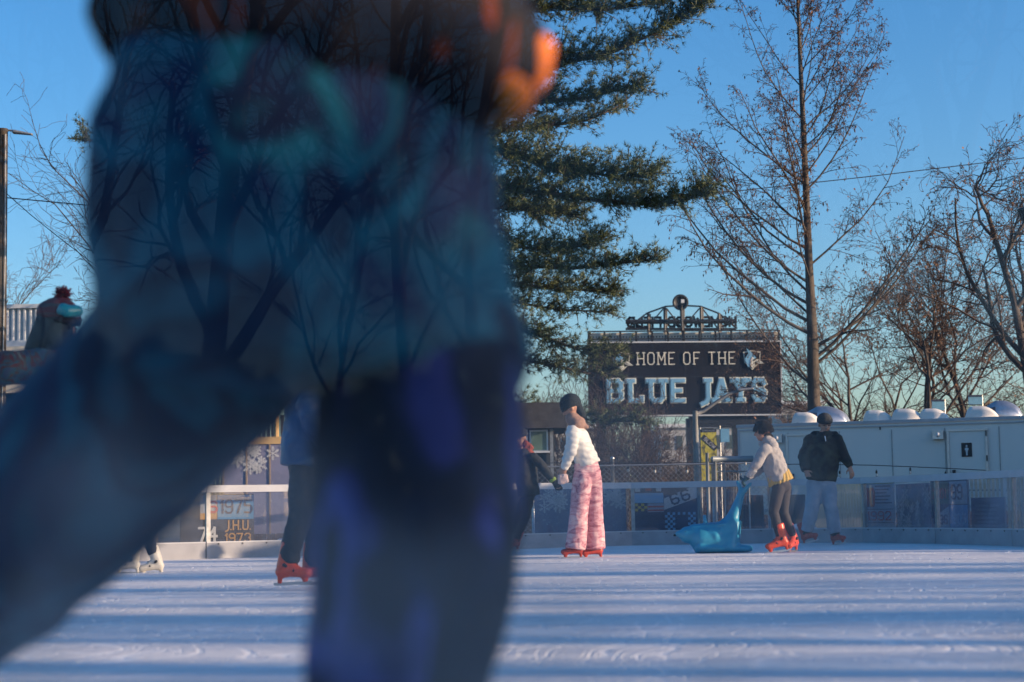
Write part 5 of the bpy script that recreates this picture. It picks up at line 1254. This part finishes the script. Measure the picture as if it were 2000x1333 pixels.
# --- boy in the grey hoodie
d = 19.4; Q = lambda x, y, dd=0: P(x, y, d + dd)
foot = Vector((Q(1530, 1078).x, d, 0))
J = dict(sd=(0.1, 1, 0), head=Q(1489, 843), neck=Q(1498, 864), chest=Q(1506, 886), pelvis=Q(1527, 945), waist=Q(1524, 935),
         sha=Q(1494, 878, -.13), ela=Q(1477, 907, -.16), wra=Q(1462, 931, -.1), hda=Q(1450, 941, -.07), tha=(0, 1, .3),
         shb=Q(1502, 878, .13), elb=Q(1488, 912, .16), wrb=Q(1466, 930, .08), hdb=Q(1452, 940, .06), thb=(0, -1, .3),
         hpa=Q(1521, 953, -.05), kna=Q(1511, 1000, -.06), ana=Q(1524, 1050, -.06), toa=(-1, -.2, 0),
         hpb=Q(1532, 953, .07), knb=Q(1530, 1000, .08), anb=Q(1549, 1050, .08), tob=(-1, -.5, 0))
s = .82; fw = Vector((-1, .05, -.2)); upv = Vector((-.15, 0, 1))
th = body('child in a grey hoodie and dark leggings pushing the blue seal aid', d, foot, J, s * 1.1, fw, upv, curl=1.0)
grey = pm('grey_fleece', (.33, .31, .31), .9, 0, .07, 14, bump=.4, bscale=60)
mb = MB(); mb.seg(Q(1519, 926), Q(1526, 943), (.125, .115), (.136, .12), (1, 0, 0), cap0=.3, cap1=.05, n=26)
o = blob('yellow_shirt', mb, pm('yellow_cotton', (.46, .31, .09), .85, 0, .1, 10), th, .007, 2)
for v in o.data.vertices:
    a = math.atan2(v.co.y + o.parent.location.y - d, v.co.x + foot.x - Q(1524, 950).x); v.co += v.normal * .004 * math.sin(a * 17)
top_blob('hoodie', th, J, grey, (.152, .125), (.145, .13), (.066, .058, .05), s * 1.05, Q(1522, 938), .009, .013, 8, 8, belly=(.165, .145))
mb = MB(); mb.seg(Q(1498, 858), Q(1507, 872), (.07, .06), (.10, .075), J['sd']); mb.seg(Q(1508, 862), Q(1517, 884), (.07, .045), (.045, .02), J['sd']); mb.seg(Q(1486, 867), Q(1494, 872), .03, .035)
blob('hood', mb, grey, th, .008, 3, .006, 14, 4)
legs_blob('leggings', th, J, pm('dark_leggings', (.035, .03, .035), .8, 0, .15, 20), (.082, .060, .047), s * 1.1, .009, .003, 9, 2, cuff=.95)
def hair_extra(m_): m_.seg(Q(1493, 848), Q(1503, 856), .055, .045); m_.seg(Q(1481, 835), Q(1480, 838), (.05, .015), (.05, .012), (0, 1, 0))
hat('hair', th, V_(J['head']), fw, upv, s * 1.1, M['hair'], .008, False, .003, hair_extra); strands('hair_strands', th, J['head'], fw, upv, s * 1.12, M['hair'], 2200, 2, .055)
sil = pm('silver_cuff', (.32, .32, .33), .35, .4, .35, 40, bump=.6, bscale=50)
for k in 'ab':
    mb = MB(); a_, b_ = V_(J['wr' + k]), V_(J['el' + k]); mb.seg(lerp(a_, b_, .62), lerp(a_, b_, .02), .048, .044, cap0=.2, cap1=.2)
    blob('cuff', mb, sil, th, .007, 2, .007, 18, 3)
    glove(th, J, k, pm('teal_black_glove' + k, (.012, .05, .06), .6, 0, .5, 20), s * 1.12, 1.0)
skate(th, Q(1524, 1058, -.06), (-1, -.15, 0), 1.12, zb=0, up=Vector((-.12, 0, 1)), leg=V_(J['kna']) - V_(J['ana'])); skate(th, Q(1549, 1058, .08), (-.55, -.9, 0), 1.12, up=Vector((-.1, 0, 1)), leg=V_(J['knb']) - V_(J['anb']))

# --- man in the dark jacket
d = 22.6; Q = lambda x, y, dd=0: P(x, y, d + dd)
foot = Vector((Q(1603, 1062).x, d, 0))
J = dict(sd=(1, 0, 0), head=Q(1611, 829), neck=Q(1610, 848), chest=Q(1608, 872), pelvis=Q(1604, 942), waist=Q(1604, 930),
         sha=Q(1582, 862), ela=Q(1570, 893, -.03), wra=Q(1573, 918, -.14), hda=Q(1578, 930, -.2), tha=(1, 0, .2),
         shb=Q(1634, 862), elb=Q(1648, 892, -.04), wrb=Q(1660, 912, -.08), hdb=Q(1664, 926, -.1), thb=(-1, -.3, 0),
         hpa=Q(1592, 948), kna=Q(1587, 992, -.05), ana=Q(1576, 1036, .02), toa=(.8, -.7, 0),
         hpb=Q(1616, 948), knb=Q(1622, 992, -.06), anb=Q(1631, 1040, -.03), tob=(.7, -.8, 0))
fw = Vector((.15, -1, -.38)); upv = Vector((0, -.35, 1))
th = body('person in a black jacket, dark beanie and light jeans looking down', d, foot, J, 1.0, fw, upv)
bj = camo('black_camouflage', [(.4, (.012, .015, .018)), (.55, (.03, .036, .03)), (.7, (.05, .055, .04))], 7)
top_blob('jacket', th, J, bj, (.20, .13), (.185, .15), (.085, .07, .05), 1.0, Q(1603, 938), .011, .012, 7, 12, belly=(.205, .15))
mb = MB(); mb.seg(Q(1610, 850, .02), Q(1609, 844, .02), (.1, .09), (.085, .08), (1, 0, 0), cap1=.2); mb.seg(Q(1590, 850, .08), Q(1630, 850, .08), .05, .05); blob('collar', mb, bj, th, .009, 2, .006, 12, 1)
mb = MB(); mb.tube([Q(1611, 852, -.13), Q(1613, 862, -.15)], .006, 6); put('zip', mb, M['alu'], th)
jean = pm('light_denim', (.34, .38, .43), .85, 0, .18, 7, bump=.4, bscale=60, c2=(.20, .24, .30))
legs_blob('jeans', th, J, jean, (.105, .088, .08), 1.0, .011, .012, 7, 4, cuff=1.0)
hat('beanie', th, J['head'], fw, upv, 1.05, pm('dark_knit2', (.03, .035, .04), .9, 0, .3, 60, bump=.5, bscale=90))
for a_, t_, u_ in ((Q(1575, 1046, .02), (.85, -.6, 0), Vector((-.25, .1, 1))), (Q(1632, 1049, -.03), (.6, -.8, 0), Vector((-.12, .1, 1)))):
    so_ = skate(th, a_, t_, 1.0, 'red', up=u_)
for k in 'ab':
    mb = MB(); mb.seg(lerp(J['kn' + k], J['an' + k], .95), V_(J['an' + k]) - Vector((0, 0, .03)), .06, .058, cap0=.2, cap1=.2); blob('sock', mb, M['black'], th, .008, 2)

# --- dark skater with red scarf
d = 21.8; Q = lambda x, y, dd=0: P(x, y, d + dd)
foot = Vector((Q(1020, 1075).x, d, 0))
J = dict(sd=(.6, 1, 0), head=Q(1016, 856), neck=Q(1020, 878), chest=Q(1026, 902), pelvis=Q(1034, 958), waist=Q(1033, 948),
         sha=Q(1042, 894, -.1), ela=Q(1062, 915, -.12), wra=Q(1080, 938, -.14), hda=Q(1090, 952, -.14), tha=(1, 0, .3),
         shb=Q(1008, 894, .1), elb=Q(995, 920, .1), wrb=Q(985, 945, .1), hdb=Q(980, 958, .1), thb=(1, 0, .3),
         hpa=Q(1032, 962, -.05), kna=Q(1026, 1010, -.07), ana=Q(1010, 1052, 0), toa=(-.3, -1, 0),
         hpb=Q(1034, 962, .08), knb=Q(1012, 1008, .1), anb=Q(985, 1050, .12), tob=(-.3, -1, 0))
th = body('dark dressed skater with a rust red scarf reaching out a gloved hand', d, foot, J, .9, (-.5, -1, -.3))
dk = pm('black_wool', (.014, .017, .022), .85, 0, .3, 10)
top_blob('coat', th, J, dk, (.16, .13), (.15, .14), (.066, .055, .045), .95, Q(1033, 968), .010, .009, 8, 3)
legs_blob('leggings', th, J, pm('black_leggings', (.012, .013, .018), .8), (.09, .06, .042), .95, .010, .003, 9, 2)
mb = MB(); mb.seg(Q(1024, 868), Q(1034, 888), (.06, .05), (.055, .045)); mb.seg(Q(1012, 872), Q(1034, 874), .05, .05); blob('scarf', mb, pm('rust_knit', (.20, .045, .03), .9, 0, .4, 40, bump=.5, bscale=60), th, .008, 2, .012, 22, 3)
hat('beanie', th, J['head'], (-.5, -1, -.3), (0, 0, 1), 1.0, dk)
glove(th, J, 'a', dk, 1.0, .5); glove(th, J, 'b', dk, 1.0, .5)
mb = MB(); a_ = V_(J['wra']); dd_ = (V_(J['hda']) - a_).normalized(); mb.seg(a_ - dd_ * .02, a_ + dd_ * .015, .043, .041, cap0=.1, cap1=.1); put('wristband', mb, pm('lime_band', (.22, .32, .03), .6), th, True)
skate(th, Q(1007, 1060, 0), (-.5, -.8, 0), .95, 'red', up=Vector((.1, 0, 1)), leg=V_(J['kna']) - V_(J['ana'])); skate(th, Q(985, 1058, .12), (-.5, -.8, 0), .95, 'red')

# --- skater in the blue coat, mostly behind the blurred one
d = 11.9; Q = lambda x, y, dd=0: P(x, y, d + dd)
foot = Vector((Q(590, 1150).x, d, 0))
J = dict(sd=(.3, 1, 0), head=Q(612, 735), neck=Q(606, 770), chest=Q(602, 805), pelvis=Q(600, 905), waist=Q(600, 890),
         sha=Q(600, 790, -.18), ela=Q(618, 845, -.2), wra=Q(640, 880, -.2), hda=Q(655, 895, -.2), tha=(0, 0, 1),
         shb=Q(600, 790, .18), elb=Q(625, 845, .2), wrb=Q(650, 880, .2), hdb=Q(665, 895, .2), thb=(0, 0, 1),
         hpa=Q(596, 915, -.08), kna=Q(588, 1000, -.09), ana=Q(566, 1086, -.06), toa=(1, -.12, 0),
         hpb=Q(612, 915, .08), knb=Q(620, 1000, .09), anb=Q(612, 1095, .12), tob=(1, -.1, 0))
th = body('skater in a long dark blue coat and bright orange boots', d, foot, J, .88, (1, .2, -.2))
top_blob('coat', th, J, pm('blue_nylon', (.016, .06, .15), .5, 0, .2, 5, bump=.3, bscale=15), (.175, .16), (.20, .18), (.075, .065, .05), .98, Q(600, 908), .010, .010, 7, 3)
legs_blob('trousers', th, J, pm('charcoal_trousers', (.018, .02, .028), .8, 0, .2, 10, bump=.5, bscale=30), (.105, .085, .065), .95, .010, .012, 8, 2, cuff=1.1)
hat('beanie', th, J['head'], (1, .2, -.2), (0, 0, 1), .95, dk)
skate(th, Q(562, 1112, -.06), (1, -.15, 0), 1.05, up=Vector((-.05, 0, 1)), leg=V_(J['kna']) - V_(J['ana'])); skate(th, Q(612, 1112, .12), (1, -.1, 0), 1.05, leg=V_(J['knb']) - V_(J['anb']))

# --- skater with the white boot, hidden but for a foot
d = 16.1; Q = lambda x, y, dd=0: P(x, y, d + dd)
foot = Vector((Q(280, 1116).x, d, 0))
J = dict(sd=(.3, 1, 0), head=Q(262, 798), neck=Q(262, 830), chest=Q(262, 862), pelvis=Q(268, 950), waist=Q(267, 935),
         sha=Q(262, 845, -.16), ela=Q(262, 900, -.18), wra=Q(250, 945, -.2), hda=Q(247, 965, -.2), tha=(-1, 0, 0),
         shb=Q(262, 845, .16), elb=Q(262, 900, .18), wrb=Q(250, 945, .2), hdb=Q(247, 965, .2), thb=(-1, 0, 0),
         hpa=Q(268, 960, -.08), kna=Q(266, 1025, -.08), ana=Q(256, 1092, -.08), toa=(-1, 0, 0),
         hpb=Q(272, 960, .08), knb=Q(280, 1025, .08), anb=Q(303, 1092, .08), tob=(-1, -.2, 0))
th = body('skater in white figure skates hidden behind the blurred leg', d, foot, J, .92, (-1, 0, -.1))
top_blob('jacket', th, J, dk, (.16, .13), (.16, .14), (.066, .055, .042), .95, Q(267, 945), .011, .008)
legs_blob('trousers', th, J, pm('navy_trousers', (.02, .028, .05), .8), (.09, .07, .052), .95, .011, .006, cuff=.85)
hat('hair', th, J['head'], (-1, 0, -.1), (0, 0, 1), 1, M['hair'])
M['whiteboot'] = pm('white_leather', (.62, .58, .5), .5)
skate(th, Q(256, 1100, -.08), (-1, -.1, 0), 1.0, 'whiteboot', leg=V_(J['kna']) - V_(J['ana'])); skate(th, Q(303, 1103, .08), (-1, -.2, 0), 1.0, 'whiteboot', leg=V_(J['knb']) - V_(J['anb']))

# --- skater in patterned jacket and pompom hat
d = 9.0; Q = lambda x, y, dd=0: P(x - 22, y - 4, d + dd)
foot = Vector((Q(60, 1203).x, d, 0))
J = dict(sd=(.2, 1, 0), head=Q(136, 640), neck=Q(145, 685), chest=Q(160, 735), pelvis=Q(170, 850), waist=Q(168, 835),
         sha=Q(100, 718, -.2), ela=Q(40, 722, -.26), wra=Q(-35, 752, -.2), hda=Q(-70, 765, -.2), tha=(0, 0, 1),
         shb=Q(150, 720, .18), elb=Q(100, 780, .2), wrb=Q(60, 840, .2), hdb=Q(45, 870, .2), thb=(0, 0, 1),
         hpa=Q(165, 860, -.1), kna=Q(60, 985, -.1), ana=Q(40, 1140, -.1), toa=(-1, 0, 0),
         hpb=Q(175, 860, .1), knb=Q(90, 985, .1), anb=Q(80, 1140, .1), tob=(-1, 0, 0))
fw = Vector((.9, -.2, -.3)); upv = Vector((-.1, 0, 1))
th = body('bending skater in a floral patterned jacket and red pompom hat', d, foot, J, 1.0, fw, upv)
flo = camo('floral_nylon', [(.30, (.012, .02, .035)), (.42, (.05, .07, .11)), (.50, (.03, .09, .11)), (.57, (.07, .05, .05)), (.62, (.11, .025, .035)), (.66, (.03, .07, .08)), (.75, (.16, .15, .12))], 11, dist=2.0, interp='EASE', detail=4)
top_blob('jacket', th, J, flo, (.17, .16), (.17, .16), (.088, .082, .055), 1.0, Q(168, 845), .012, .012, 7, 3)
mb = MB(); mb.seg(Q(128, 640), Q(120, 700), (.10, .09), (.13, .11)); mb.seg(Q(112, 625), Q(105, 690), .035, .07)
blob('hood', mb, pm('dark_hood', (.018, .03, .04), .8, 0, .3, 8), th, .010, 3, .008, 9, 2)
legs_blob('trousers', th, J, dk, (.11, .09, .07), 1.0, .012, .01)
hat('knit_hat', th, J['head'], fw, upv, 1.05, camo('striped_knit', [(.35, (.02, .02, .03)), (.5, (.10, .02, .03)), (.65, (.03, .05, .06))], 6, (.3, .3, 5), interp='LINEAR'), wr=.004)
mb = MB(); rg = np.random.default_rng(4); c = np.array(P(122, 577, d)); pts = []
for i in range(420):
    v = unit(rg.normal(0, 1, 3) + np.array([0, 0, .25])); L = rg.uniform(.028, .055); s_ = unit(np.cross(v, rg.normal(0, 1, 3))) * .0022; e = c + v * L
    mb.add([tuple(c + v * .008 - s_), tuple(c + v * .008 + s_), tuple(e + s_), tuple(e - s_)], [(0, 1, 2, 3)])
put('pompom', mb, pm('red_yarn', (.22, .02, .04), .9, 0, .6, 30, c2=(.03, .012, .03)), th)
mb = MB(); mb.seg(Q(152, 612, -.12), Q(172, 612, -.08), (.03, .03), (.03, .03)); mb.seg(Q(146, 608, -.12), Q(140, 612, -.10), .03, .02)
blob('goggles', mb, pm('teal_goggles', (.02, .26, .30), .3), th, .008, 1)
skate(th, Q(40, 1164, -.1), (-1, 0, 0), 1.05, 'red'); skate(th, Q(80, 1164, .1), (-1, 0, 0), 1.05, 'red')

# --- the big blurred skater right behind the clear panel
d = 1.62; Q = lambda x, y, dd=0: P(x, y, d + dd)
J = dict(sd=(1, .1, 0), head=Q(760, -520, .02), neck=Q(700, -250), chest=Q(610, 60), pelvis=Q(600, 700, .03), waist=Q(600, 560, .02))
footp = Vector((Q(760, 1500).x, d, 0))
th = thing('person', 'huge blurred skater in teal and navy patterned snow suit crossing close in front', 'person', footp)
k_ = d / F  # metres per pixel
mb = MB(); s = .68
head_prims(mb, Q(800, -420, .02), (.6, -.5, -.5), (0, 0, 1), .82)
mb.seg(Q(740, -170), Q(790, -350), .045, .042); mb.seg(Q(610, 60), Q(730, -170), (.11, .07), (.06, .05), J['sd'])
mb.seg(Q(600, 600), Q(610, 60), (.115, .075), (.12, .08), J['sd'], cap0=.4)
hpL, knL, anL = Q(430, 660, .02), Q(110, 975, .10), Q(-230, 1220, .34)
hpR, knR, anR = Q(800, 760, 0), Q(800, 1150, -.05), Q(750, 1560, .02)
for a_, b_, c_ in ((hpL, knL, anL), (hpR, knR, anR)):
    mb.seg(a_, b_, .07, .05); mb.seg(b_, c_, .05, .034)
shA, elA, wrA = Q(900, -40, -.02), Q(985, 60, -.1), Q(1000, 80, -.13)
mb.seg(Q(700, -20), shA, .06, .05)
shB, elB, wrB = Q(330, 60, .0), Q(290, 330, -.02), Q(300, 540, -.02)
mb.seg(Q(500, 20), shB, .06, .05); mb.seg(shB, elB, .045, .036); mb.seg(elB, wrB, .036, .025)
elA = Q(930, 100, .02); wrA = Q(960, 150, -.06)
mb.seg(shA, elA, .045, .034)
hand_prims(mb, wrB, (.15, -.1, -1), (1, 0, 0), .5, .8)
blob('body', mb, M['skin'], th, .007, 2)
face_bits(th, Q(800, -420, .02), (.6, -.5, -.5), (0, 0, 1), .82)
suit = camo('teal_navy_print', [(.33, (.001, .003, .022)), (.42, (.002, .014, .06)), (.46, (.002, .05, .088)), (.52, (.003, .105, .15)), (.56, (.002, .018, .05)), (.62, (.002, .007, .032)), (.67, (.002, .065, .10)), (.75, (.06, .08, .12))], 7.5, (1, 1, .8), dist=.9, detail=3)
suit2 = camo('violet_navy_print', [(.30, (.005, .06, .08)), (.37, (.002, .003, .013)), (.50, (.002, .006, .026)), (.55, (.028, .030, .13)), (.63, (.10, .10, .34)), (.67, (.005, .009, .035)), (.76, (.01, .06, .08))], 9, (1.3, 1.3, .55), dist=.7, detail=3)
mb = MB(); S = J['sd']
mb.seg(Q(590, 120), Q(600, 420), (.168, .12), (.172, .125), S, n=28, cap0=.4); mb.seg(Q(600, 400), Q(612, 700), (.172, .125), (.182, .13), S, n=28, cap1=.25)
mb.seg(Q(800, 330), Q(900, 690, .0), (.055, .06), (.06, .06), S); mb.seg(Q(300, 250), Q(290, 620), (.055, .06), (.05, .06), S)
blob('snow_jacket', mb, suit, th, .008, 3, .009, 6, 3)
mb = MB(); mb.seg(Q(600, 600), Q(610, 690), (.172, .13), (.165, .125), S, n=28, cap1=.25)
mb.seg(Q(400, 672, .02), Q(112, 975, .10), (.098, .096), (.099, .10)); mb.seg(Q(112, 975, .10), Q(-250, 1260, .34), (.099, .10), (.1, .08))
blob('snow_trousers', mb, suit, th, .008, 3, .009, 6, 6); mb = MB()
mb.seg(Q(818, 760, 0), Q(808, 1100, -.05), (.090, .10), (.090, .09)); mb.seg(Q(808, 1100, -.05), Q(750, 1570, .02), (.088, .09), (.072, .08))
blob('trouser_leg', mb, suit2, th, .008, 3, .009, 6, 6)
# black and orange over-top
ob = camo('black_orange_print', [(.50, (.003, .003, .008)), (.60, (.004, .004, .008)), (.612, (.16, .025, .008)), (.625, (.18, .03, .01)), (.64, (.006, .004, .007)), (.8, (.003, .003, .008))], 9, (1.3, 1.3, .4), dist=1.5, interp='EASE', detail=1)
mb = MB()
mb.seg(Q(610, -250), Q(600, -40), (.14, .11), (.185, .135), S, n=28); mb.seg(Q(600, -40), Q(610, 110), (.185, .135), (.16, .13), S, n=28, cap1=.3)
mb.seg(Q(215, 20), Q(225, 95), (.022, .05), (.012, .03), S); mb.seg(Q(700, 60, -.03), Q(880, 140, -.03), (.12, .1), (.06, .07), S)
mb.seg(Q(800, -60, -.01), Q(950, 110, .0), (.085, .085), (.062, .07)); mb.seg(Q(860, 20, -.01), Q(955, 165, -.03), (.07, .07), (.042, .045), cap1=.3)
mb.seg(Q(780, 60), Q(930, 175), (.07, .07), (.04, .05))
blob('over_top', mb, ob, th, .008, 3, .006, 6, 3)
glove(th, dict(wrb=wrB, hdb=Q(310, 620, -.03), thb=(1, 0, 0)), 'b', pm('navy_glove', (.004, .006, .02), .7), .56, .8)
og = pm('orange_knit', (.85, .20, .03), .85, 0, .2, 30, bump=.5, bscale=80)
mb = MB(); mb.seg(Q(985, 30, -.02), Q(1040, 100, -.02), .012, .020); mb.seg(Q(1040, 100, -.02), Q(1042, 155, -.02), .020, .014)
mb.seg(Q(975, 160, -.05), Q(1008, 185, -.05), .016, .018); mb.seg(Q(1008, 185, -.05), Q(1003, 210, -.05), .018, .012); mb.seg(Q(900, 215, -.03), Q(985, 222, -.03), .008, .012)
blob('mitten', mb, og, th, .006, 2, .003, 20)
M['navyboot'] = pm('dark_boot', (.02, .022, .03), .5)
skate(th, anR - Vector((0, 0, .02)), (.5, -.2, 0), .82, 'navyboot'); skate(th, Q(-250, 1330, .36), (.6, .1, -.2), .82, 'navyboot')

# ------------------------------------------------------------------ render settings
sc.view_settings.view_transform = 'Standard'; sc.view_settings.look = 'None'; sc.view_settings.gamma = 1
sc.view_settings.exposure = 0.7
sc.cycles.use_denoising = True; sc.cycles.max_bounces = 8; sc.cycles.transparent_max_bounces = 24
sc.cycles.diffuse_bounces = 3; sc.cycles.caustics_reflective = False; sc.cycles.caustics_refractive = False
sc.cycles.sample_clamp_indirect = 4
